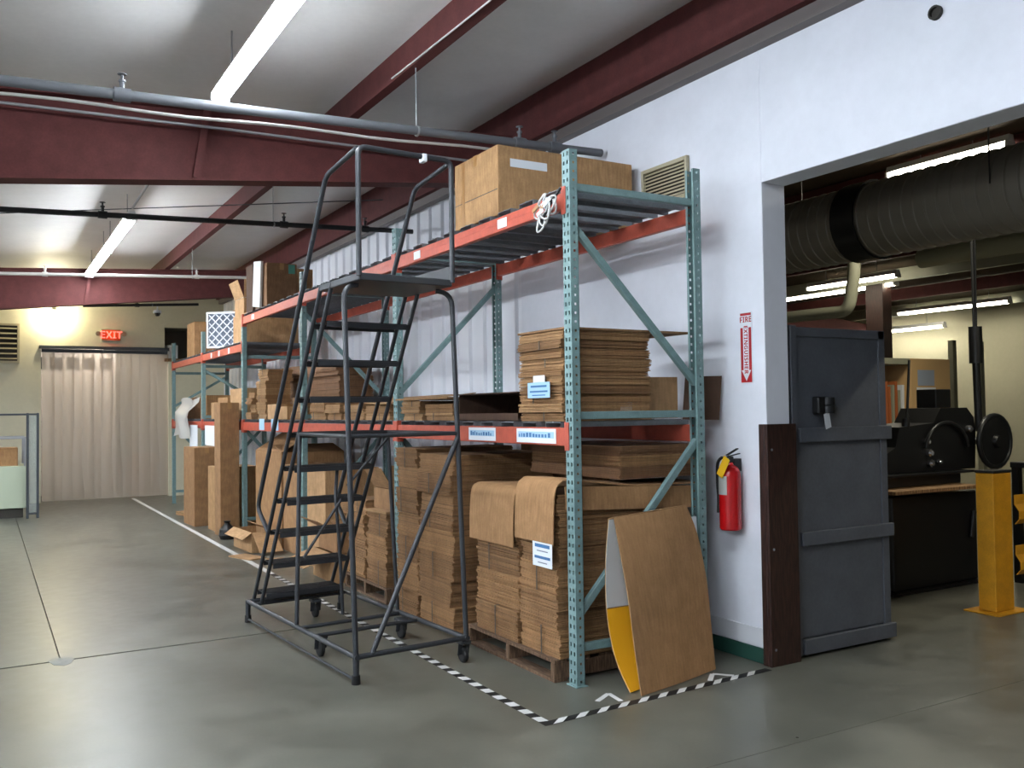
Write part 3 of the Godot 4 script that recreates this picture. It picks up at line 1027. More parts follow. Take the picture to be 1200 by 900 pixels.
func pallet(lo: Vector3, hi: Vector3, label: String) -> void:
	var t := thing("wooden_pallet", label, "pallet", V(lo.x, 0, lo.z))
	var sx := hi.x - lo.x
	var sz := hi.z - lo.z
	for z in [0.02, sz / 2, sz - 0.02]:
		obj("stringer", one_box(V(0.0, 0.019, z - 0.02), V(sx, 0.108, z + 0.02), 0.002), M.pallet, t)
	for k in 7:
		var x := (sx - 0.09) * k / 6.0
		obj("deck_board", one_box(V(x, 0.109, 0), V(x + 0.09, 0.128, sz), 0.002), M.pallet, t)
	for x in [0.0, sx / 2 - 0.045, sx - 0.09]:
		obj("bottom_board", one_box(V(x, 0.0, 0), V(x + 0.09, 0.0185, sz), 0.002), M.pallet, t)

func goods() -> void:
	# ---- corner pallet
	pallet(V(-0.06, 0, -1.22), V(0.98, 0.13, -0.14), "worn wooden pallet under the corner carton stack")
	pile(-0.03, 0.86, -1.115, -0.575, [0.13, 0.32, 0.53, 0.70, 0.86, 1.04], "the far column of the corner pallet", "flat cartons on the corner pallet", [3, 1, 3, 1, 3])  # darker board tones here put the low stack's shade into the colour
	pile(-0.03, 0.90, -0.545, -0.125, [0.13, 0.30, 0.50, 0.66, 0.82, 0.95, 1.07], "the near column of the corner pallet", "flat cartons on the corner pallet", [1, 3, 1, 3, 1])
	var prof := [V(0.72, 1.066, 0), V(0.35, 1.070, 0), V(0.06, 1.082, 0), V(-0.020, 1.076, 0), V(-0.056, 1.035, 0), V(-0.070, 0.90, 0), V(-0.074, 0.72, 0)]
	var f := func(u: float, v: float) -> Vector3: return poly_at(prof, v) + V(0, 0.010 * sin(u * 3.1) * (1.0 - v), lerpf(-1.135, -0.560, u) - 0.006 * v)
	tag(obj("draped_sheet", sheet_mesh(f, 6, 24, 0.006), M.card1), "plain cardboard sheet folded down over the far column of the corner pallet", "cardboard")  # sheet toned down with the stack, shade painted into its board colour
	var prof2 := [V(1.02, 1.088, 0), V(0.50, 1.100, 0), V(0.06, 1.150, 0), V(-0.024, 1.140, 0), V(-0.062, 1.09, 0), V(-0.076, 0.95, 0), V(-0.080, 0.79, 0)]
	var f2 := func(u: float, v: float) -> Vector3: return poly_at(prof2, v) + V(0, 0.010 * sin(u * 3.1) * (1.0 - v), lerpf(-0.535, -0.104, u) + 0.004 * v)
	var cap := tag(obj("draped_sheet", sheet_mesh(f2, 6, 24, 0.006), M.card1), "creased cardboard sheet with a side flap over the near column of the corner pallet", "cardboard")
	var f3 := func(u: float, v: float) -> Vector3: return V(lerpf(0.0, 1.02, u), 1.118 - 0.045 * u - 0.135 * v, -0.098 + 0.010 * sin(v * 1.5))
	obj("side_flap", sheet_mesh(f3, 8, 4, 0.006), M.card1, cap)
	var lab := obj("packing_label", one_box(V(-0.0935, 0.655, -0.305), V(-0.0925, 0.795, -0.095)), M.paper)
	tag(lab, "white printed packing sheet taped to the corner pallet stack", "label")
	for q in [[0.765, 0.020, 0.16], [0.742, 0.006, 0.12], [0.700, 0.016, 0.17], [0.675, 0.006, 0.10]]:
		obj("print", one_box(V(-0.0940, q[0], -0.20 - q[2] / 2), V(-0.0936, q[0] + q[1], -0.20 + q[2] / 2)), M.print_blue if q[1] > 0.01 else M.print_grey, lab)
	pile(0.42, 1.06, -1.14, -0.13, [1.135, 1.21, 1.275, 1.335], "the flats wedged under the near shelf", "flat cartons wedged under the near shelf", [4, 1, 4], 0.01)
	carton(V(0.84, 0, -2.00), V(1.19, 1.30, -1.28), 4, "dark brown carton against the wall behind the tall stack")
	# ---- tall stack beside it
	pile(-0.05, 0.80, -2.45, -2.06, [0.0, 0.20, 0.41, 0.60, 0.78, 0.97, 1.13, 1.28], "the far column of the tall stack", "flat cartons in the tall stack", [3, 1, 3, 1, 3, 1, 3], 0.018)  # tones picked darker to paint in the dimmer light near the floor
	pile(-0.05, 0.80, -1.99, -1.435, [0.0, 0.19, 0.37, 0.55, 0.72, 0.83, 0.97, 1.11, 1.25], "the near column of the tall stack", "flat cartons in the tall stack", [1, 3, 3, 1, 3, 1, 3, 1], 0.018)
	# ---- stack on the second pallet
	pallet(V(-0.06, 0, -3.62), V(0.90, 0.13, -2.65), "wooden pallet behind the ladder steps")
	pile(-0.04, 0.80, -3.59, -3.16, [0.13, 0.31, 0.50, 0.68], "the far column behind the ladder", "flat cartons behind the ladder", [1, 3, 1])
	pile(-0.04, 0.80, -3.11, -2.67, [0.13, 0.33, 0.54, 0.72], "the near column behind the ladder", "flat cartons behind the ladder", [3, 1, 3])
	flats(V(-0.06, 0.722, -3.10), V(0.70, 0.745, -2.68), 2, "loose pale carton sheets lying on the stack behind the ladder", "", 0.06, false, 0.006)
	open_carton(V(0.02, 0.748, -3.10), V(0.62, 0.92, -2.69), 3, "shallow open carton on the stack behind the ladder", [120, null, null, 70], 0.0, 0.0, 0.2)
	flats(V(-0.02, 0.681, -3.56), V(0.70, 0.80, -3.17), 1, "dark bundle of cartons topping the stack behind the ladder", "", -0.03)
	# ---- loose cartons under the third shelf bay
	carton(V(0.02, 0, -4.95), V(0.60, 1.0, -4.45), 2, "tall pale carton standing on the floor behind the ladder", 0.05)
	open_carton(V(-0.12, 0, -4.35), V(0.50, 0.26, -3.75), 0, "open carton with hanging flaps on the floor behind the ladder", [200, null, null, null], 0.0)
	open_carton(V(-0.08, 0.268, -4.30), V(0.50, 0.46, -3.78), 3, "smaller open carton lying on another behind the ladder", [150, null, null, 25], 0.0, 0.0, 0.22)
	flats(V(0.12, 0.60, -4.25), V(0.80, 0.72, -3.85), 1, "loose bundle of cartons balanced on the open ones behind the ladder", "", 0.08, false)
	# ---- bulky cartons on the floor, bays three and four
	carton(V(0.10, 0, -6.12), V(0.85, 0.98, -5.30), 1, "large carton on the floor beneath the shelf, nearest the open carton")
	open_carton(V(0.10, 0, -7.35), V(0.86, 1.10, -6.20), 1, "big brown carton with a lifted lid beneath the shelf", [32, null, null, 12], 0.0, 0.0, 0.40)
	carton(V(-0.22, 0, -8.60), V(0.30, 0.86, -8.06), 0, "pale carton standing behind the tall narrow one", 0.04)
	carton(V(-0.27, 0, -8.00), V(-0.03, 1.71, -7.66), 3, "tall narrow brown carton standing in front of the rack")
	carton(V(-0.36, 0.0, -9.55), V(-0.01, 1.10, -8.95), 3, "dark brown upright carton at the far rack bays", 0.05)
	open_carton(V(-0.30, 0, -6.75), V(-0.03, 0.22, -6.05), 2, "small open carton on the floor in front of the rack post", [215, 30, null, 215], 0.05)
	flats(V(-0.50, 0.0, -5.98), V(-0.30, 0.014, -5.55), 2, "flat carton flap lying on the floor by the white line", "", 0.3, false)
	flats(V(-0.30, 0.0, -5.50), V(-0.12, 0.014, -5.10), 0, "flat carton scrap lying on the floor by the ladder foot", "", -0.2, false)
	var bg := Mb.new()
	bg.xf = Transform3D(Basis.IDENTITY, V(-0.24, 0, -7.42))
	bg.lathe([Vector2(0, 0), Vector2(0.085, 0.0), Vector2(0.105, 0.05), Vector2(0.095, 0.12), Vector2(0.05, 0.17), Vector2(0.03, 0.20), Vector2(0.045, 0.225), Vector2(0, 0.22)], 11)
	tag(obj("dark_bag", bg, M.ext_black), "small tied black bag on the floor before the tall narrow carton", "bag")
	carton(V(0.12, 1.492, -10.05), V(0.42, 1.74, -9.62), 2, "small pale carton on the fourth bay shelf")
	carton(V(0.10, 1.492, -10.75), V(0.55, 1.86, -10.28), 1, "brown carton next to the plastic bag on the far shelf")
	# ---- shelf level of bay one
	var y0 := 1.4920
	var ys: Array = []
	for i in 11: ys.append(y0 + 0.0535 * i)
	pile(0.02, 0.66, -0.62, -0.13, ys, "the neat stack on the near shelf", "flat cartons on the near shelf", [1, 0, 1, 3, 0], 0.008, 0.0068)
	flats(V(0.01, 2.027, -0.63), V(0.97, 2.041, -0.11), 3, "wide carton sheet lying across the neat stack on the near shelf", "", 0.03, false)
	lab = obj("packing_label", one_box(V(-0.0155, 1.632, -0.465), V(-0.0148, 1.725, -0.215)), M.label_blue)
	tag(lab, "pale blue and white label stuck on the neat shelf stack", "label")
	obj("upper_slip", one_box(V(-0.0157, 1.7255, -0.40), V(-0.0150, 1.765, -0.27)), M.paper, lab)
	for q in [[1.695, 0.012, 0.18], [1.665, 0.010, 0.20], [1.645, 0.006, 0.15]]:
		obj("print", one_box(V(-0.0160, q[0], -0.34 - q[2] / 2), V(-0.0156, q[0] + q[1], -0.34 + q[2] / 2)), M.print_blue, lab)
	# cartons leaning behind the stack against the wall
	var f4 := func(u: float, v: float) -> Vector3: return V(lerpf(0.70, 1.02, u), y0 + 0.005 + 0.265 * v, lerpf(-0.36, -0.30, u))
	tag(obj("cardboard_sheet", sheet_mesh(f4, 3, 3, 0.008), M.card2), "pale carton panel standing behind the neat shelf stack", "cardboard")
	var f5 := func(u: float, v: float) -> Vector3: return V(lerpf(0.99, 1.17, u) + 0.03 * v, y0 - 0.01 + 0.28 * v, lerpf(-0.22, -0.075, u))
	tag(obj("cardboard_sheet", sheet_mesh(f5, 3, 3, 0.008), M.dark_card), "dark carton flap jutting past the rear rack post", "cardboard")
	# open-fronted tray lying on its side
	var tr := thing("carton_tray", "dark open carton lying on its side beside the neat shelf stack", "box", V(0.06, y0, -1.58))
	var b := Mb.new()
	b.box(V(0, 0, 0), V(0.80, 0.006, 0.88))
	b.box(V(-0.02, 0.180, -0.01), V(0.82, 0.187, 0.89))
	b.box(V(0.02, 0.006, 0.0), V(0.80, 0.180, 0.006))
	b.box(V(0.02, 0.006, 0.874), V(0.80, 0.180, 0.88))
	b.box(V(0.794, 0.006, 0.006), V(0.80, 0.180, 0.874))
	obj("body", b, M.dark_card, tr)
	obj("lower_lip", one_box(V(-0.004, 0.0065, 0.01), V(0.002, 0.05, 0.87)), M.dark_card, tr)
	# ---- shelf level further along
	pile(0.02, 0.80, -2.46, -2.12, [y0, 1.545, 1.60, 1.645], "the low pile by the second rack post", "flat cartons along the shelf", [2, 0, 2])
	pile(0.04, 0.82, -2.08, -1.62, [y0, 1.55, 1.615], "the low pile beside the dark open carton", "flat cartons along the shelf", [0, 1])
	flats(V(-0.02, 1.650, -2.50), V(0.85, 1.664, -1.60), 1, "broad carton sheet laid over the low piles past the dark carton", "", 0.02, false)
	pile(0.02, 0.80, -3.82, -3.32, [y0, 1.56, 1.63], "the far low pile on the second bay shelf", "flat cartons along the shelf", [0, 2])
	pile(0.02, 0.80, -3.28, -2.74, [y0, 1.55, 1.62], "the near low pile on the second bay shelf", "flat cartons along the shelf", [2, 0])
	var f6 := func(u: float, v: float) -> Vector3: return V(lerpf(-0.04, 0.80, v), 1.645 + 0.07 * v * (0.3 + u) + 0.02 * sin(u * 5.0), lerpf(-3.9, -2.68, u))
	tag(obj("cardboard_sheet", sheet_mesh(f6, 8, 5, 0.007), M.card0), "loose warped carton sheet on the second bay shelf", "cardboard")
	pile(0.03, 0.76, -4.88, -4.46, [y0, 1.57, 1.65, 1.72], "the end pile of the second bay shelf", "flat cartons along the shelf", [0, 1, 2], 0.03)
	pile(0.03, 0.76, -4.36, -3.98, [y0, 1.56, 1.64], "the pile amid the second bay shelf", "flat cartons along the shelf", [1, 0], 0.03)
	# bay three: ragged columns in front, dark sheets behind
	pile(0.03, 0.34, -7.44, -7.16, [y0, 1.58, 1.68, 1.76, 1.83], "the ragged column by the short rack post", "ragged cartons on the third bay shelf", [0, 2, 1, 0], 0.03)
	pile(0.04, 0.34, -7.02, -6.62, [y0, 1.60, 1.70, 1.79, 1.87, 1.96, 2.03, 2.10], "the taller ragged third bay column", "ragged cartons on the third bay shelf", [2, 0, 1, 2, 0, 2, 0], 0.035)
	carton(V(0.03, y0, -6.52), V(0.34, 1.67, -6.16), 2, "small carton on the third bay shelf, beside the ragged column")
	carton(V(0.03, y0, -6.12), V(0.36, 1.64, -5.72), 0, "small carton on the third bay shelf, beside the third rack post")
	pile(0.04, 0.36, -5.62, -5.22, [y0, 1.58, 1.67, 1.73], "the column just before the third rack post", "ragged cartons on the third bay shelf", [0, 2, 1], 0.03)
	pile(0.47, 0.87, -7.33, -5.37, [y0, 1.66, 1.82, 1.98, 2.14], "the dark pile behind the third bay shelf", "dark cartons at the back of the shelf", [4, 4, 4, 4], 0.03, 0.012)
	# bays four and five
	carton(V(0.04, y0, -8.45), V(0.50, 1.90, -7.80), 2, "pale carton on the shelf above the tall narrow carton")
	carton(V(0.06, y0, -9.30), V(0.50, 1.80, -8.70), 1, "brown carton on the fourth bay shelf")
	carton(V(0.47, y0, -10.0), V(0.90, 1.95, -9.45), 4, "dark carton at the back of the fourth bay shelf")
	carton(V(0.10, y0, -11.9), V(0.70, 1.84, -11.2), 4, "dark brown carton behind the plastic bag on the far shelf")
	f = func(u: float, v: float) -> Vector3: return V(-0.075 + 0.03 * sin(u * 9.0 + v * 4.0) + 0.14 * smoothstep(0.55, 0.9, v), 1.20 + 0.62 * v + 0.03 * sin(u * 7.0), lerpf(-12.1, -10.7, u) + 0.05 * sin(v * 8.0))
	tag(obj("plastic_bag", sheet_mesh(f, 14, 8, 0.002), M.plastic_bag), "crumpled clear plastic bag spilling off the far shelf", "bag")
	for q in [[-10.85, -10.25, 1.03, 1.40], [-9.70, -8.75, 1.11, 1.40]]:
		tag(obj("paper_sheet", one_box(V(-0.045, q[2], q[0]), V(-0.041, q[3], q[1])), M.paper), "white paper sheet hanging on the shelf beam, " + ("narrower, next to the plastic bag" if q[0] < -10 else "wider, above the dark upright carton"), "paper")
	b = Mb.new()
	b.xf = Transform3D(Basis(Vector3.BACK, -0.03), V(-0.14, 0.06, -10.5))
	b.lathe([Vector2(0, 0), Vector2(0.045, 0), Vector2(0.045, 0.98), Vector2(0.03, 0.99), Vector2(0, 0.99)], 14)
	tag(obj("paper_roll", b, M.paper), "white paper roll standing upright by the far shelf", "roll")
	flats(V(-0.24, 0, -10.75), V(0.05, 0.058, -10.25), 2, "small pile of sheets under the white paper roll", "", 0.2, false)
	# ---- top level
	var yt := 2.8480
	var bx := carton(V(0.04, yt, -1.53), V(1.15, 3.315, -0.90), 0, "big cardboard carton on top of the rack by the corner post", 0.0, "", true)
	obj("packing_label", one_box(V(-0.46, 0.33, 0.3152), V(-0.17, 0.385, 0.3158)), M.paper, bx)
	obj("corner_strip", one_box(V(-0.5562, 0.0, -0.20), V(-0.5555, 0.46, -0.16)), M.tape_brown, bx)
	b = Mb.new()
	b.box(V(-0.5558, 0.17, -0.312), V(-0.5552, 0.176, 0.312))
	obj("crease", b, M.strap, bx)
	carton(V(0.22, yt, -7.52), V(0.80, 3.42, -7.16), 1, "brown carton high on the rack at the end of the tall bays")
	tag(obj("cardboard_sheet", one_box(V(0.03, yt, -7.50), V(0.07, 3.44, -7.17)), M.dark_card), "thin dark board standing on edge high on the rack", "board")
	var wp := obj("foam_board", one_box(V(-0.015, 0, -0.17), V(0.015, 0.56, 0.17), 0.002), M.sheet_white)
	tag(wp, "white foam board leaning high on the rack beside the dark board", "board")
	wp.transform = Transform3D(Basis(Vector3.RIGHT, 0.13), V(0.02, yt + 0.024, -6.93))
	var pn := carton(V(0.05, yt, -7.12), V(0.42, 3.38, -6.60), 4, "dark brown carton standing high on the rack beside the white board")
	obj("corner_label", one_box(V(0.08, 0.41, 0.2605), V(0.16, 0.52, 0.2615)), M.teal, pn)
	var yl := 2.5080
	carton(V(0.10, yl, -8.52), V(0.80, 2.90, -7.80), 2, "pale carton on the lower top shelf against the tall bays")
	open_carton(V(0.12, 2.906, -8.5), V(0.62, 3.12, -8.0), 2, "open carton with a raised flap stacked on the pale carton", [110, null, null, 95])
	carton(V(0.36, yl, -10.06), V(0.90, 3.12, -9.25), 2, "large carton behind the air filter")
	carton(V(0.04, yl, -11.5), V(0.36, 3.06, -10.9), 1, "brown carton at the end of the lower top shelf")
	# pleated air filter
	var ft := thing("air_filter", "white framed air filter with a blue grey diamond mesh on the top shelf", "filter", V(0.10, yl, -9.05), deg_to_rad(-38))
	b = Mb.new()
	b.box(V(-0.25, 0, -0.05), V(-0.22, 0.52, 0.05), 0.003)
	b.box(V(0.22, 0, -0.05), V(0.25, 0.52, 0.05), 0.003)
	b.box(V(-0.22, 0, -0.05), V(0.22, 0.03, 0.05), 0.003)
	b.box(V(-0.22, 0.49, -0.05), V(0.22, 0.52, 0.05), 0.003)
	obj("frame", b, M.paper, ft)
	b = Mb.new()
	for k in 22:
		var x := -0.22 + 0.02 * k
		b.quad(V(x, 0.03, 0.015), V(x + 0.01, 0.03, 0.03), V(x + 0.01, 0.49, 0.03), V(x, 0.49, 0.015), V(-1, 0, 0.3))
		b.quad(V(x + 0.01, 0.03, 0.03), V(x + 0.02, 0.03, 0.015), V(x + 0.02, 0.49, 0.015), V(x + 0.01, 0.49, 0.03), V(1, 0, 0.3))
	obj("pleats", b, M.filter_blue, ft)
	b = Mb.new()
	for k in range(-4, 5):
		for sg in [-1.0, 1.0]:
			var a := Vector2(-0.22, 0.26 + 0.115 * k - 0.22 * sg)
			var d := Vector2(0.22, 0.26 + 0.115 * k + 0.22 * sg)
			# clip the bar to the opening
			var t0 := 0.0
			var t1 := 1.0
			var dy := d.y - a.y
			for lim in [[0.03, 1.0], [0.49, -1.0]]:
				var tc: float = (lim[0] - a.y) / dy
				if dy * lim[1] > 0: t0 = maxf(t0, tc)
				else: t1 = minf(t1, tc)
			if t1 - t0 < 0.05: continue
			var p := a.lerp(d, t0)
			var q := a.lerp(d, t1)
			b.bar(V(p.x, p.y, 0.038 + 0.004 * sg), V(q.x, q.y, 0.038 + 0.004 * sg), 0.016, 0.003, 0.0, Vector3.BACK)
	obj("grid", b, M.paper, ft)
	# white cords tied to the corner post
	var cd := thing("cord_bundle", "bundle of white cords looped on the corner rack post", "cord", V(-0.03, 2.62, -0.10))
	var cr := RandomNumberGenerator.new()
	cr.seed = 5
	for k in 9:
		b = Mb.new()
		var pts: Array = []
		var c0 := V(-0.02 - 0.008 * k * 0.5, 0.11 + cr.randf_range(-0.05, 0.05), -0.05 + cr.randf_range(-0.06, 0.06))
		var ra := cr.randf_range(0.03, 0.085)
		var rb := cr.randf_range(0.015, 0.05)
		var ti := cr.randf_range(0.2, 1.3)
		for i in 13:
			var a := TAU * i / 12.0
			var p := Vector2(ra * cos(a), rb * sin(a)).rotated(ti)
			pts.append(c0 + V(0.006 * sin(a * 2.0), p.y, p.x))
		b.tube(pts, 0.006, 6, false)
		obj("loop", b, M.sheet_white, cd)
	for k in 6:
		b = Mb.new()
		b.xf = Transform3D(Basis(V(1, 0, 0), cr.randf_range(-0.9, 0.3)) * Basis(V(0, 1, 0), cr.randf_range(-0.3, 0.3)), V(-0.055, 0.08 + cr.randf_range(-0.05, 0.08), -0.06 + cr.randf_range(-0.10, 0.09)))
		b.box(V(-0.003, -0.012, -0.035), V(0.003, 0.012, 0.035), 0.002)
		obj("tag", b, M.paper if k % 3 else M.tape_brown, cd)
	b = Mb.new()
	b.tube([V(0, 0.21, 0.055), V(-0.034, 0.13, 0.0), V(-0.045, 0.06, -0.06)], 0.009, 6)
	obj("tie", b, M.ext_black, cd)
	b = Mb.new()
	b.tube(bent([V(-0.03, 0.10, -0.13), V(-0.04, -0.02, -0.15), V(-0.04, -0.01, -0.08), V(-0.03, 0.06, -0.06)], 0.03), 0.006, 6)
	obj("tail", b, M.sheet_white, cd)
	# ---- folded board leaning on the end frame
	var fb := thing("folded_board", "tall folded cardboard sheet leaning on the rack end with white and yellow inside", "cardboard")
	var fl := [V(0.205, 0.004, 0.315), V(0.205, 0.27, 0.258), V(0.215, 0.53, 0.195), V(0.225, 0.80, 0.105), V(0.240, 0.935, 0.045)]
	var fr := [V(0.890, 0.004, 0.150), V(0.895, 0.27, 0.112), V(0.885, 0.53, 0.090), V(0.850, 0.80, 0.055), V(0.790, 0.972, 0.030)]
	f = func(u: float, v: float) -> Vector3: return poly_at(fl, v).lerp(poly_at(fr, v), u) + V(0, 0, 0.012 * sin(u * PI))
	obj("front_panel", sheet_mesh(f, 8, 16, 0.007), M.card1, fb)
	var bl := [V(0.190, 0.004, 0.235), V(0.185, 0.10, 0.155), V(0.185, 0.22, 0.085), V(0.188, 0.42, 0.030), V(0.195, 0.70, 0.020), V(0.215, 0.93, 0.028)]
	var br := [V(0.860, 0.004, 0.085), V(0.860, 0.10, 0.060), V(0.860, 0.22, 0.040), V(0.850, 0.42, 0.026), V(0.830, 0.70, 0.022), V(0.785, 0.965, 0.022)]
	f = func(u: float, v: float) -> Vector3: return poly_at(bl, v).lerp(poly_at(br, v), u)
	obj("back_panel", sheet_mesh(f, 8, 20, 0.007), M.card2, fb)
	f = func(u: float, v: float) -> Vector3: return poly_at(bl, v * 0.60).lerp(poly_at(br, v * 0.60), u) + V(0, 0.002, 0.0065)
	obj("yellow_liner", sheet_mesh(f, 8, 14, 0.003), M.sheet_yellow, fb)
	f = func(u: float, v: float) -> Vector3: return poly_at(bl, 0.605 + v * 0.385).lerp(poly_at(br, 0.605 + v * 0.385), u) + V(0, 0.002, 0.0060)
	obj("white_liner", sheet_mesh(f, 8, 14, 0.003), M.sheet_white, fb)
	f = func(u: float, v: float) -> Vector3: return poly_at(fl, 1.0).lerp(poly_at(fr, 1.0), u).lerp(poly_at(bl, 1.0).lerp(poly_at(br, 1.0), u), v) + V(0, 0.004 * sin(v * PI), 0)
	obj("fold", sheet_mesh(f, 8, 4, 0.006), M.card1, fb)
	b = Mb.new()
	b.xf = Transform3D(Basis(Vector3.RIGHT, -0.05), V(0.80, 0.62, 0.006))
	b.box(V(0, 0, -0.0045), V(0.105, 0.275, -0.001))
	obj("white_card", b, M.paper, fb)

func letters(text: String, h: float, m: Material, xf: Transform3D, parent: Node, called := "lettering", depth := 0.002) -> void:
	var tm := TextMesh.new()
	var sf := SystemFont.new()
	sf.font_names = PackedStringArray(["Droid Sans"])
	sf.font_weight = 700
	tm.font = sf
	tm.text = text
	tm.font_size = 64
	tm.pixel_size = h / 47.0
	tm.depth = depth
	tm.curve_step = 4.0
	var o := MeshInstance3D.new()
	o.name = called
	o.mesh = tm
	o.material_override = m
	parent.add_child(o, true)
	o.transform = xf

# ---------------------------------------------------------------- far end of the aisle
func far_end() -> void:
	var zf := -14.3
	# translucent strip curtain
	var t := thing("strip_curtain", "translucent plastic strip curtain hanging in the doorway of the cream wall", "curtain", V(0, 0, zf - 0.05))
	obj("rail", one_box(V(-1.98, 2.74, -0.03), V(0.20, 2.80, 0.03), 0.004), M.cart_steel, t)
	for k in 13:
		var x := -1.97 + 0.165 * k
		var zo := 0.008 if k % 2 == 0 else -0.008
		var ph := 1.7 * k
		var f := func(u: float, v: float) -> Vector3: return V(x + 0.205 * u, 2.74 - 2.72 * v, zo + 0.012 * sin(u * PI) + 0.02 * sin(v * 3.0 + ph) * v)
		obj("strip", sheet_mesh(f, 3, 6, 0.003), M.strip, t)
	# sectional door seen through it
	t = thing("sectional_door", "pale sectional overhead door behind the strip curtain", "door panel", V(0, 0, -15.9))
	for k in 5:
		obj("section", one_box(V(-2.2, 0.49 * k, -0.05), V(-0.55, 0.49 * k + 0.48, 0.0), 0.006), M.roller_door, t)
	obj("top_section", one_box(V(-2.2, 2.45, -0.05), V(-0.55, 3.0, -0.01)), M.roller_door, t)
	for k in 5:
		obj("pane", one_box(V(-2.05 + 0.30 * k, 2.50, -0.0095), V(-1.83 + 0.30 * k, 2.74, -0.004)), M.vent_dark, t)
	carton(V(-0.35, 0, -15.9), V(0.15, 0.75, -15.3), 1, "brown carton dimly seen through the strip curtain")
	strip_light(V(-0.9, 3.4, -15.4), 1.2, "unseen strip light added to brighten the space behind the strip curtain", "added lights behind the curtain", "tube_far", Color(1.0, 0.95, 0.88), 4.0)  # lamp put in to light the curtain from behind
	# exit sign
	t = thing("exit_sign", "red lit EXIT sign with twin lamp heads above the strip curtain", "sign", V(-0.82, 3.08, zf + 0.03))
	obj("case", one_box(V(-0.17, -0.11, -0.028), V(0.17, 0.11, 0.02), 0.006), M.vent, t)
	obj("face", one_box(V(-0.155, -0.095, 0.0205), V(0.155, 0.095, 0.023)), M.folder_orange, t)
	letters("EXIT", 0.135, M.exit_glow, Transform3D(Basis.IDENTITY, V(0, 0, 0.026)), t, "letters", 0.004)
	for s in [-1.0, 1.0]:
		var b := Mb.new()
		b.tube([V(s * 0.17, 0.03, 0.0), V(s * 0.20, 0.03, 0.02)], 0.012, 6)
		b.xf = Transform3D(Basis(Vector3.RIGHT, PI / 2 + 0.3), V(s * 0.225, 0.03, 0.0))
		b.lathe([Vector2(0, -0.03), Vector2(0.03, -0.03), Vector2(0.045, 0.04), Vector2(0, 0.045)], 12)
		obj("lamp_head", b, M.vent, t)
	var el := OmniLight3D.new()
	el.name = "sign_light"
	el.light_color = Color(1.0, 0.25, 0.12)
	el.light_energy = 0.02
	el.shadow_enabled = true
	el.omni_range = 10.0
	el.omni_attenuation = 2.0
	t.add_child(el, true)
	el.position = V(0, 0, 0.12)
	# bright bulb on the cream wall
	t = thing("wall_lamp", "bright bare lamp high on the cream wall under the far beam", "lamp", V(-1.78, 3.44, zf + 0.16))
	obj("bracket", one_box(V(-0.03, 0.05, -0.158), V(0.03, 0.09, 0.03), 0.004), M.vent, t)
	var b := Mb.new()
	b.lathe([Vector2(0, -0.06), Vector2(0.035, -0.05), Vector2(0.05, -0.015), Vector2(0.04, 0.02), Vector2(0.02, 0.048), Vector2(0, 0.05)], 14)
	obj("bulb", b, M.bulb_warm, t)
	el = OmniLight3D.new()
	el.name = "bulb_light"
	el.light_color = Color(1.0, 0.95, 0.80)
	el.light_energy = 1.1
	el.light_size = 0.04
	el.shadow_enabled = true
	el.omni_range = 40.0
	el.omni_attenuation = 2.0
	t.add_child(el, true)
	el.position = V(0, -0.01, 0)
	# louvre on the cream wall
	t = thing("wall_louvre", "cream louvred air grille at the edge of the cream wall", "vent", V(-2.66, 2.53, zf))
	obj("recess", one_box(V(-0.31, 0.02, 0.001), V(0.31, 0.69, 0.006)), M.vent_dark, t)
	for q in [[-0.33, -0.29, 0, 0.71], [0.29, 0.33, 0, 0.71], [-0.29, 0.29, 0, 0.04], [-0.29, 0.29, 0.67, 0.71]]:
		obj("frame", one_box(V(q[0], q[2], 0.001), V(q[1], q[3], 0.04), 0.003), M.vent, t)
	for k in 7:
		b = Mb.new()
		b.bar(V(-0.288, 0.085 + 0.09 * k, 0.022), V(0.288, 0.085 + 0.09 * k, 0.022), 0.058, 0.004, 0.0, V(0, 0.8, 0.6))
		obj("slat", b, M.vent, t)
	# small camera hung from the pipe
	t = thing("security_camera", "small white and black camera hanging near the cream wall", "camera", V(-0.27, 3.34, -12.5))
	b = Mb.new()
	b.tube([V(0, 0.05, 0), V(0, 0.118, 0)], 0.012, 8)
	b.lathe([Vector2(0, 0.05), Vector2(0.06, 0.05), Vector2(0.07, 0.02), Vector2(0.07, 0.0), Vector2(0, 0.0)], 14)
	obj("housing", b, M.paper, t)
	b = Mb.new()
	b.lathe([Vector2(0.055, 0.0), Vector2(0.048, -0.03), Vector2(0.028, -0.05), Vector2(0, -0.056)], 14)
	obj("dome", b, M.ext_black, t)
	# white carton in the dark niche
	tag(obj("white_box", one_box(V(0.22, 2.661, zf - 0.45), V(0.42, 2.93, zf - 0.2), 0.006), M.paper), "white box standing in the dark niche of the cream wall", "box")
	# bench behind a glazed guard at the aisle's edge
	t = thing("glazed_guard", "steel framed clear guard panel beside the strip curtain", "guard", V(0, 0, -11.6))
	for x in [-3.4, -2.30, -2.16]:
		obj("post", one_box(V(x - 0.018, 0, -0.018), V(x + 0.018, 1.62, 0.018), 0.003), M.cart_steel, t)
	for q in [[-3.38, -2.318, 1.585], [-2.282, -2.178, 1.585], [-2.282, -2.178, 0.06]]:
		obj("rail", one_box(V(q[0], q[2], -0.014), V(q[1], q[2] + 0.03, 0.014), 0.003), M.cart_steel, t)
	obj("pane", one_box(V(-2.282, 0.095, -0.003), V(-2.178, 1.58, 0.003)), M.acrylic, t)
	t = thing("packing_bench", "pale green bench with a steel rail behind the clear guard", "bench", V(-2.85, 0, -12.2))
	obj("panel", one_box(V(-0.54, 0.15, -0.45), V(0.54, 0.80, 0.42), 0.006), M.cart_green, t)
	obj("plinth", one_box(V(-0.50, 0.0, -0.40), V(0.50, 0.149, 0.38)), M.vent_dark, t)
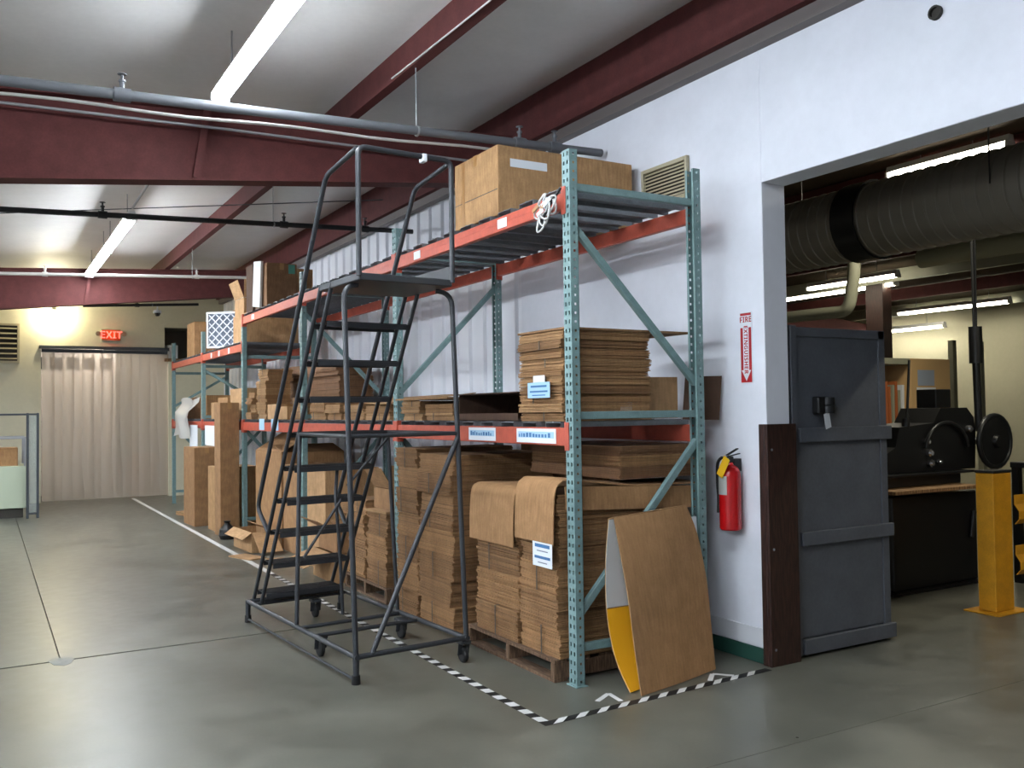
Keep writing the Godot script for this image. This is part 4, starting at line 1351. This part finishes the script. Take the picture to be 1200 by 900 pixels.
	for q in [[-0.52, -0.43], [0.52, -0.43], [-0.52, 0.40], [0.52, 0.40]]:
		obj("post", one_box(V(q[0] - 0.015, 0.8005, q[1] - 0.015), V(q[0] + 0.015, 1.22, q[1] + 0.015)), M.conduit, t)
	for z in [-0.43, 0.40]: obj("rail", one_box(V(-0.54, 1.221, z - 0.02), V(0.54, 1.255, z + 0.02), 0.004), M.conduit, t)
	carton(V(-3.25, 0.801, -12.5), V(-2.42, 1.08, -11.95), 1, "brown carton on the pale green bench")

# ---------------------------------------------------------------- things on the white wall
func wall_things() -> void:
	var xw := 1.222
	var face := Basis(V(0, 0, 1), V(0, 1, 0), V(-1, 0, 0))
	var down := Basis(V(0, -1, 0), V(0, 0, 1), V(-1, 0, 0))
	# fire extinguisher arrow sign
	var t := thing("arrow_sign", "tall red and white FIRE EXTINGUISHER sign with a down arrow on the white wall", "sign", V(xw - 0.001, 1.93, 0.126))
	obj("plate", one_box(V(-0.003, -0.222, -0.052), V(0, 0.222, 0.052)), M.paper, t)
	obj("red_field", one_box(V(-0.0036, -0.216, -0.046), V(-0.0031, 0.125, 0.046)), M.sign_red, t)
	var b := Mb.new()
	b.xf = Transform3D(face, V(-0.0037, 0, 0))
	b.prism(PackedVector2Array([Vector2(-0.024, 0.125), Vector2(0.024, 0.125), Vector2(0.024, -0.140), Vector2(0.040, -0.140), Vector2(0.0, -0.208), Vector2(-0.040, -0.140), Vector2(-0.024, -0.140)]), 0.0, 0.0004)
	obj("arrow", b, M.paper, t)
	letters("FIRE", 0.036, M.sign_red, Transform3D(face, V(-0.0042, 0.175, 0)), t, "lettering", 0.0008)
	letters("EXTINGUISHER", 0.031, M.sign_red, Transform3D(down, V(-0.0046, -0.012, 0)), t, "lettering", 0.0008)
	obj("top_bar", one_box(V(-0.0036, 0.200, -0.046), V(-0.0031, 0.216, 0.046)), M.sign_red, t)
	# extinguisher
	t = thing("fire_extinguisher", "red fire extinguisher with a yellow tag hanging on the white wall", "extinguisher", V(xw - 0.085, 0.80, 0.045))
	b = Mb.new()
	b.lathe([Vector2(0, 0), Vector2(0.060, 0), Vector2(0.068, 0.010), Vector2(0.068, 0.34), Vector2(0.064, 0.365), Vector2(0.050, 0.388), Vector2(0.026, 0.402), Vector2(0.020, 0.42), Vector2(0, 0.42)], 24)
	obj("cylinder", b, M.ext_red, t)
	b = Mb.new()
	# label wrapped round the front of the cylinder
	for i in 10:
		var a0 := deg_to_rad(150 + 11 * i)
		var a1 := deg_to_rad(161 + 11 * i)
		b.quad(V(cos(a0) * 0.0692, 0.22, sin(a0) * 0.0692), V(cos(a1) * 0.0692, 0.22, sin(a1) * 0.0692), V(cos(a1) * 0.0692, 0.335, sin(a1) * 0.0692), V(cos(a0) * 0.0692, 0.335, sin(a0) * 0.0692), V(cos(a0), 0, sin(a0)))
	obj("label", b, M.ext_label, t)
	b = Mb.new()
	b.box(V(-0.016, 0.4205, -0.024), V(0.016, 0.455, 0.024), 0.004)
	b.bar(V(0, 0.452, -0.02), V(0, 0.475, 0.085), 0.020, 0.006)
	b.bar(V(0, 0.462, -0.02), V(0, 0.505, 0.070), 0.022, 0.006)
	obj("valve", b, M.ext_black, t)
	b = Mb.new()
	b.xf = Transform3D(Basis(V(0, 1, 0), V(-1, 0, 0), V(0, 0, 1)), V(-0.017, 0.44, 0.0))
	b.lathe([Vector2(0, 0.012), Vector2(0.014, 0.012), Vector2(0.015, 0), Vector2(0.0, 0)], 12)
	obj("gauge", b, M.chrome, t)
	b = Mb.new()
	var pts := [V(-0.004, 0.44, -0.022)]
	pts.append_array(bent([V(-0.006, 0.45, -0.05), V(-0.02, 0.44, -0.086), V(-0.02, 0.30, -0.092), V(-0.015, 0.20, -0.088)], 0.05))
	b.tube(pts, 0.010, 8)
	obj("hose", b, M.ext_black, t)
	b = Mb.new()
	b.xf = Transform3D(Basis.IDENTITY, V(-0.015, 0.10, -0.087))
	b.lathe([Vector2(0, 0), Vector2(0.014, 0.0), Vector2(0.011, 0.06), Vector2(0.011, 0.105), Vector2(0, 0.105)], 10)
	obj("nozzle", b, M.ext_black, t)
	b = Mb.new()
	b.xf = Transform3D(Basis(V(-1, 0, 0), -0.55), V(-0.078, 0.40, 0.03))
	b.box(V(-0.001, -0.075, -0.028), V(0.001, 0.06, 0.028))
	obj("inspection_tag", b, M.tag_yellow, t)
	obj("bracket", one_box(V(0.02, 0.36, -0.02), V(0.084, 0.44, 0.02), 0.003), M.ext_black, t)
	# wall grille by the rack top
	t = thing("wall_grille", "cream metal air grille high on the white wall by the rack", "vent", V(xw, 3.12, -0.61))
	obj("recess", one_box(V(-0.006, -0.115, -0.225), V(-0.001, 0.115, 0.225)), M.vent_dark, t)
	for q in [[-0.14, 0.14, -0.245, -0.220], [-0.14, 0.14, 0.220, 0.245], [0.112, 0.14, -0.220, 0.220], [-0.14, -0.112, -0.220, 0.220]]:
		obj("frame", one_box(V(-0.03, q[0], q[2]), V(-0.001, q[1], q[3]), 0.003), M.vent, t)
	for k in 9:
		b = Mb.new()
		b.bar(V(-0.016, -0.098 + 0.0245 * k, -0.219), V(-0.016, -0.098 + 0.0245 * k, 0.219), 0.020, 0.003, 0.0, V(-0.8, 0.6, 0))
		obj("slat", b, M.vent, t)
	# open conduit stub high on the wall
	t = thing("conduit_stub", "round open conduit hub high on the white wall", "conduit", V(xw, 3.51, 1.48))
	b = Mb.new()
	b.xf = Transform3D(Basis(V(0, 1, 0), V(-1, 0, 0), V(0, 0, 1)), Vector3.ZERO)
	b.lathe([Vector2(0.036, 0.001), Vector2(0.036, 0.022), Vector2(0.026, 0.022), Vector2(0.026, 0.004), Vector2(0, 0.004)], 16)
	obj("hub", b, M.vent_dark, t)

# ---------------------------------------------------------------- tape on the floor
func floor_marks() -> void:
	var t := thing("aisle_tape", "black and white striped floor tape along the rack, turning into a white line", "floor tape", V(-0.452, 0, 0))
	obj("black_base", one_box(V(-0.027, 0.0002, -4.6), V(0.027, 0.0010, 0.428)), M.black_tape, t)
	obj("plain_run", one_box(V(-0.030, 0.0002, -14.2), V(0.030, 0.0012, -4.605)), M.white_tape, t)
	var z := 0.33
	while z > -4.5:
		var b := Mb.new()
		b.xf = Transform3D(Basis(V(1, 0, 0.25).normalized(), V(0, 1, 0), V(0, 0, 1)), V(0, 0, z))
		b.box(V(-0.026, 0.0011, -0.035), V(0.026, 0.0016, 0.035))
		obj("stripe", b, M.white_tape, t)
		z -= 0.139
	t = thing("end_tape", "diagonal striped floor tape across the rack end to the wall corner", "floor tape", V(-0.42, 0, 0.40))
	var ang := atan2(0.085, 1.61)
	t.rotation.y = ang
	obj("black_base", one_box(V(-0.005, 0.0014, -0.027), V(1.58, 0.0020, 0.027)), M.black_tape, t)
	var x := 0.04
	while x < 1.50:
		var b := Mb.new()
		b.xf = Transform3D(Basis(V(1, 0, 0), V(0, 0, 1), V(0, -1, 0)), V(x, 0.0021, 0))
		b.prism(PackedVector2Array([Vector2(-0.055, 0.026), Vector2(0.005, 0.026), Vector2(0.075, -0.026), Vector2(0.015, -0.026)]), -0.0005, 0.0)
		obj("stripe", b, M.white_tape, t)
		x += 0.138
	for q in [[V(0.085, 0, 0.179), V(-0.043, 0, 0.253), V(0.064, 0, 0.322), "by the rack post foot"], [V(0.814, 0, 0.208), V(0.71, 0, 0.301), V(0.895, 0, 0.300), "under the folded board"]]:
		t = thing("corner_mark", "small white tape corner mark on the floor, " + q[3], "floor tape", q[0])
		for e in [1, 2]:
			var b := Mb.new()
			var dv: Vector3 = q[e] - q[0]
			b.bar(V(0, 0.0005 + 0.0008 * e, 0), dv + V(0, 0.0005 + 0.0008 * e, 0), 0.028, 0.0007)
			obj("strip", b, M.white_tape, t)

# ---------------------------------------------------------------- press room beyond the opening
func annex() -> void:
	# thick grey door standing open in the gap
	var d := struct_node("door_1", "thick grey panelled door standing open at the wall opening")
	obj("core", one_box(V(1.500, 0.012, 0.135), V(2.360, 2.06, 0.235), 0.004), M.door_grey, d)
	obj("hinge_stile", one_box(V(1.460, 0.012, 0.130), V(1.515, 2.07, 0.262), 0.004), M.door_grey, d)
	obj("lock_stile", one_box(V(2.30, 0.012, 0.2355), V(2.365, 2.06, 0.250), 0.003), M.door_grey, d)
	for q in [[0.02, 0.115], [0.69, 0.775], [1.335, 1.425], [2.0, 2.06]]:
		obj("rail", one_box(V(1.516, q[0], 0.2505 if q[0] < 1.9 else 0.2355), V(2.385 if q[0] < 1.9 else 2.36, q[1], 0.276 if q[0] < 1.9 else 0.25), 0.004), M.door_grey, d)
	for y in [0.73, 1.38]:
		obj("latch", one_box(V(2.3855, y - 0.03, 0.20), V(2.40, y + 0.03, 0.265), 0.003), M.chrome, d)
	obj("mid_panel", one_box(V(1.516, 0.116, 0.2355), V(2.299, 1.999, 0.2425), 0.002), M.door_grey, d)
	# dispenser stuck on it
	var t := thing("tape_dispenser", "black dispenser with a strip of white paper stuck on the grey door", "dispenser", V(1.72, 1.565, 0.244))
	obj("case", one_box(V(-0.065, -0.055, 0.0), V(0.02, 0.055, 0.055), 0.008), M.ext_black, t)
	var b := Mb.new()
	b.xf = Transform3D(Basis(V(1, 0, 0), PI / 2), V(0.035, 0.045, 0.045))
	b.xf = Transform3D(Basis.IDENTITY, V(0.035, -0.05, 0.045))
	b.lathe([Vector2(0, 0), Vector2(0.042, 0.0), Vector2(0.042, 0.045), Vector2(0.036, 0.05), Vector2(0.042, 0.055), Vector2(0.042, 0.10), Vector2(0, 0.102)], 16)
	obj("roll", b, M.press_edge, t)
	b = Mb.new()
	b.bar(V(0.0, -0.05, 0.06), V(0.028, -0.145, 0.052), 0.052, 0.0015, 0.0, Vector3.BACK)
	obj("paper_strip", b, M.paper, t)
	# yellow guard rail
	t = thing("guard_rail", "yellow steel safety guard rail on a bolted post in the press room", "guard rail", V(3.73, 0, 0.13))
	obj("post", one_box(V(-0.115, 0.012, -0.07), V(0.115, 1.04, 0.07), 0.006), M.yellow, t)
	obj("base_plate", one_box(V(-0.20, 0.0, -0.14), V(0.20, 0.0115, 0.14), 0.003), M.yellow, t)
	obj("cap", one_box(V(-0.12, 1.0405, -0.075), V(0.12, 1.06, 0.075), 0.004), M.press_edge, t)
	for y in [0.47, 0.85]:
		b = Mb.new()
		var prof := PackedVector2Array()
		for q in [[-0.20, 0.0], [-0.16, 0.035], [-0.10, 0.035], [-0.05, 0.0], [0.02, 0.0]]: prof.append(Vector2(q[1] + 0.02, q[0]))
		for q in [[0.02, -0.006], [-0.052, -0.006], [-0.102, 0.029], [-0.158, 0.029], [-0.20, -0.006]]: prof.append(Vector2(q[1] + 0.02, q[0]))
		b.xf = Transform3D(Basis(V(0, 0, 1), V(0, 1, 0), V(-1, 0, 0)), V(2.6, y, 0.07))
		b.prism(prof, 0.0, 2.48)
		obj("rail", b, M.yellow, t)
	# die press
	t = thing("die_press", "black die cutting press with a handwheel and boards in the dim press room", "machine", V(4.1, 0, -0.75))
	obj("skirt", one_box(V(-0.52, 0.02, -0.40), V(0.62, 0.80, 0.10), 0.01), M.press, t)
	obj("plinth", one_box(V(-0.60, 0.0, -0.46), V(0.70, 0.0195, 0.16)), M.press_edge, t)
	for q in [[0.830, 0.86, 0.16], [0.955, 0.975, 0.02]]:
		obj("feed_board", one_box(V(-0.62, q[0], -0.45), V(0.68 - q[2], q[1], q[2] + 0.05), 0.003), M.plywood if q[0] < 0.9 else M.press_edge, t)
	obj("bed", one_box(V(-0.46, 0.8605, -0.42), V(0.56, 0.9545, 0.0), 0.01), M.press, t)
	b = Mb.new()
	b.prism(PackedVector2Array([Vector2(-0.48, 0.98), Vector2(0.80, 0.98), Vector2(0.82, 1.30), Vector2(0.80, 1.44), Vector2(0.70, 1.53), Vector2(0.32, 1.53), Vector2(0.22, 1.40), Vector2(-0.24, 1.37), Vector2(-0.30, 1.20), Vector2(-0.48, 1.12)]), -0.42, -0.02)
	obj("head", b, M.press, t)
	b = Mb.new()
	var ring: Array = []
	for i in 21:
		var a := PI * 0.05 + PI * 0.9 * i / 20.0
		ring.append(V(0.36 + 0.30 * cos(a), 1.14 + 0.26 * sin(a), 0.01))
	b.tube(ring, 0.018, 8)
	obj("hood_rim", b, M.press_edge, t)
	for q in [[0.10, 1.24, 0.026], [0.13, 1.14, 0.034], [0.14, 1.05, 0.034], [0.26, 1.06, 0.018], [0.70, 1.34, 0.03]]:
		b = Mb.new()
		b.xf = Transform3D(Basis(V(1, 0, 0), V(0, 0, 1), V(0, -1, 0)), V(q[0], q[1], -0.018))
		b.lathe([Vector2(q[2], 0), Vector2(q[2], 0.03), Vector2(q[2] * 0.6, 0.045), Vector2(0, 0.045)], 12)
		obj("knob", b, M.chrome, t)
	b = Mb.new()
	ring = []
	for i in 25:
		var a := TAU * i / 24.0
		ring.append(V(0.98 + 0.235 * cos(a), 1.22 + 0.235 * sin(a), 0.06))
	b.tube(ring, 0.024, 8, false)
	var hw := obj("handwheel", b, M.press_edge, t)
	b = Mb.new()
	b.xf = Transform3D(Basis(V(1, 0, 0), V(0, 0, 1), V(0, -1, 0)), V(0.98, 1.22, 0.04))
	b.lathe([Vector2(0, 0), Vector2(0.22, 0.0), Vector2(0.22, 0.03), Vector2(0.06, 0.035), Vector2(0.05, 0.07), Vector2(0, 0.07)], 24)
	obj("disc", b, M.press, hw)
	b = Mb.new()
	b.tube([V(0.60, 1.22, -0.2), V(0.98, 1.22, -0.2), V(0.98, 1.22, 0.035)], 0.035, 8)
	obj("shaft", b, M.press, t)
	b = Mb.new()
	b.tube([V(-0.12, 1.36, -0.05), V(-0.10, 1.42, -0.05), V(0.02, 1.95, -0.10)], 0.012, 6)
	b.tube([V(-0.12, 1.35, -0.05), V(-0.11, 1.44, -0.05)], 0.035, 8)
	obj("lever", b, M.press, t)
	b = Mb.new()
	b.tube([V(0.55, 0.62, 0.12), V(0.50, 0.40, 0.12)], 0.02, 8)
	obj("handle", b, M.press_edge, t)
	obj("control_box", one_box(V(0.46, 1.531, -0.36), V(0.68, 1.70, -0.16), 0.006), M.press, t)
	# second machine further on
	t = thing("work_table", "dark work table with white boxes behind the yellow guard rail", "table", V(5.3, 0, 0.05))
	obj("top", one_box(V(-0.4, 1.0, -0.5), V(1.4, 1.05, 0.4), 0.006), M.press_edge, t)
	for q in [[-0.36, -0.46], [1.36, -0.46], [-0.36, 0.36], [1.36, 0.36]]:
		obj("leg", one_box(V(q[0] - 0.03, 0.0, q[1] - 0.03), V(q[0] + 0.03, 1.0, q[1] + 0.03)), M.press, t)
	tag(obj("white_box", one_box(V(5.0, 1.051, 0.0), V(5.5, 1.20, 0.35), 0.006), M.paper), "white carton on the dark table behind the guard rail", "box")
	# hanging power drop
	b = Mb.new()
	b.tube([V(5.30, 3.75, -1.0), V(5.30, 2.20, -1.0)], 0.016, 6)
	b.tube([V(5.34, 3.75, -0.99), V(5.33, 2.20, -1.0)], 0.012, 6)
	t = thing("power_drop", "black cable drop hanging from the roof over the press", "cable")
	obj("cable", b, M.press, t)
	b = Mb.new()
	b.tube([V(5.315, 2.30, -1.0), V(5.315, 1.95, -1.0)], 0.06, 10)
	obj("connector", b, M.press, t)
	b = Mb.new()
	b.tube([V(5.315, 1.95, -1.0), V(5.33, 1.30, -1.0)], 0.035, 8)
	obj("tail", b, M.press, t)
	# shelving with hanging sheets and a tan end panel
	t = thing("sheet_cabinet", "open cabinet of upright orange and pale sheets with a tan end panel", "cabinet", V(5.75, 0, -2.4))
	obj("back", one_box(V(-0.35, 0.4, -0.85), V(0.48, 2.02, -0.80)), M.press, t)
	obj("top", one_box(V(-0.40, 2.02, -0.85), V(0.48, 2.09, 0.02), 0.004), M.pale_duct, t)
	obj("end_panel", one_box(V(0.4805, 0.4, -0.85), V(1.20, 2.09, 0.02), 0.004), M.tan_panel, t)
	obj("poster", one_box(V(0.58, 1.30, 0.021), V(0.92, 1.76, 0.024)), M.paper, t)
	obj("notice", one_box(V(0.60, 1.78, 0.021), V(0.90, 1.96, 0.024)), M.filter_blue, t)
	obj("shelf", one_box(V(-0.35, 1.28, -0.80), V(0.48, 1.33, 0.0), 0.003), M.pale_duct, t)
	obj("shelf", one_box(V(-0.35, 0.86, -0.80), V(0.48, 0.90, 0.0), 0.003), M.pale_duct, t)
	obj("side", one_box(V(-0.40, 0.0, -0.85), V(-0.355, 2.02, 0.0)), M.press, t)
	obj("plinth", one_box(V(-0.35, 0.0, -0.80), V(1.20, 0.399, 0.0)), M.press, t)
	for k in 9:
		var x := -0.02 + 0.056 * k
		var tone: Material = [M.folder_orange, M.folder_orange, M.plywood, M.folder_orange, M.folder_orange, M.pale_duct, M.folder_orange, M.pale_duct, M.paper][k]
		var h: float = [0.46, 0.52, 0.42, 0.50, 0.44, 0.46, 0.50, 0.40, 0.46][k]
		b = Mb.new()
		b.xf = Transform3D(Basis(V(0, 0, 1), 0.02 * sin(k * 2.1)), V(x, 1.331, -0.45))
		b.box(V(-0.018, 0.004, -0.30), V(0.018, h, 0.40))
		var lab: String = ["first orange sheet board from the grey door", "second orange sheet board from the grey door", "tan sheet board between orange ones", "third orange sheet board from the grey door", "fourth orange sheet board from the grey door", "pale sheet board between orange ones", "last orange sheet board from the grey door", "pale sheet board beside the white one", "white sheet board beside the tan end panel"][k]
		tag(obj("sheet_board", b, tone), "", "board", "boards in the press room cabinet")
		var sb := get_child(get_child_count() - 1)
		sb.position = V(5.75, 0, -2.4)
		sb.set_meta("label", lab + " in the cabinet")
	# spiral duct
	t = thing("spiral_duct", "large dark spiral metal duct under the press room roof", "duct", V(3.35, 3.06, 0))
	b = Mb.new()
	b.xf = Transform3D(Basis(V(1, 0, 0), V(0, 0, 1), V(0, -1, 0)), Vector3.ZERO)
	var pr: Array = []
	var z := -9.3
	while z < 6.0:
		pr.append(Vector2(0.30, z)); pr.append(Vector2(0.30, z + 0.080)); pr.append(Vector2(0.308, z + 0.086)); pr.append(Vector2(0.308, z + 0.094)); pr.append(Vector2(0.30, z + 0.1))
		z += 0.1
	b.lathe(pr, 28)
	obj("pipe", b, M.duct, t)
	for zz in [-0.75, -2.9]:
		b = Mb.new()
		b.xf = Transform3D(Basis(V(1, 0, 0), V(0, 0, 1), V(0, -1, 0)), Vector3.ZERO)
		b.lathe([Vector2(0.309, zz), Vector2(0.325, zz), Vector2(0.325, zz + 0.22), Vector2(0.309, zz + 0.22)], 28)
		obj("collar", b, M.press_edge, t)
	for zz in [-1.6, 0.6, 3.0]:
		b = Mb.new()
		b.tube([V(-0.31, 0.0, zz), V(-0.31, 0.95, zz)], 0.006, 5)
		b.tube([V(0.31, 0.0, zz), V(0.31, 0.85, zz)], 0.006, 5)
		obj("hanger", b, M.press, t)
	t = thing("pale_duct", "smaller pale round duct beyond the spiral duct", "duct", V(6.5, 3.23, 0))
	b = Mb.new()
	b.tube([V(0, 0.02, -2.4), V(0, 0.0, 5.0)], 0.11, 16)
	obj("pipe", b, M.pale_duct, t)
	b = Mb.new()
	b.tube(bent([V(5.0, 2.58, -3.6), V(5.0, 2.56, -2.2), V(5.0, 2.95, -2.12), V(5.0, 3.86, -2.12)], 0.12), 0.065, 12)
	tag(obj("plastic_pipe", b, M.pale_duct), "cream plastic pipe with an elbow above the grey door", "pipe")
	# posts against the cream wall
	for q in [[8.7, -3.55, 2.45], [8.7, -3.15, 2.40]]:
		tag(obj("steel_post", one_box(V(q[0], 0, q[1] - 0.04), V(q[0] + 0.08, q[2], q[1] + 0.04), 0.004), M.pale_duct), "slim grey steel post by the cream wall, " + ("farther" if q[1] < -3.3 else "nearer") + " of the pair behind the press", "post", "posts behind the press")
	struct("annex_column", one_box(V(8.6, 0, -4.85), V(8.8, 3.4, -4.55), 0.004), M.brown_wood, "dark brown column beside the grey door in the press room")
	# press room lights
	var warm := Color(1.0, 0.97, 0.88)
	var g := "fluorescent strip lights in the press room"
	strip_light(V(4.72, 3.78, -0.85), 1.22, "short lit strip light above the spiral duct", g, "tube_warm", warm, 3.2, 0.22)
	strip_light(V(8.7, 3.34, -5.6), 2.44, "long lit strip light just over the grey door", g, "tube_warm", warm, 0.35, 0.22)
	strip_light(V(8.1, 3.36, -4.7), 1.6, "pale strip light beneath the spiral duct", g, "tube_warm", warm, 0.2, 0.22)
	strip_light(V(10.9, 3.14, -5.0), 2.0, "lit strip light towards the back of the press room", g, "tube_warm", warm, 0.3, 0.22)
	strip_light(V(4.72, 3.78, 3.2), 2.44, "unseen added strip light brightening the press room by the wide opening", g, "tube_warm", warm, 4.2, 0.22)  # added out of view to lift the grey door and guard rail
	strip_light(V(11.6, 2.92, -6.4), 1.6, "strip light low against the cream wall of the press room", g, "tube_warm", warm, 0.2, 0.22)
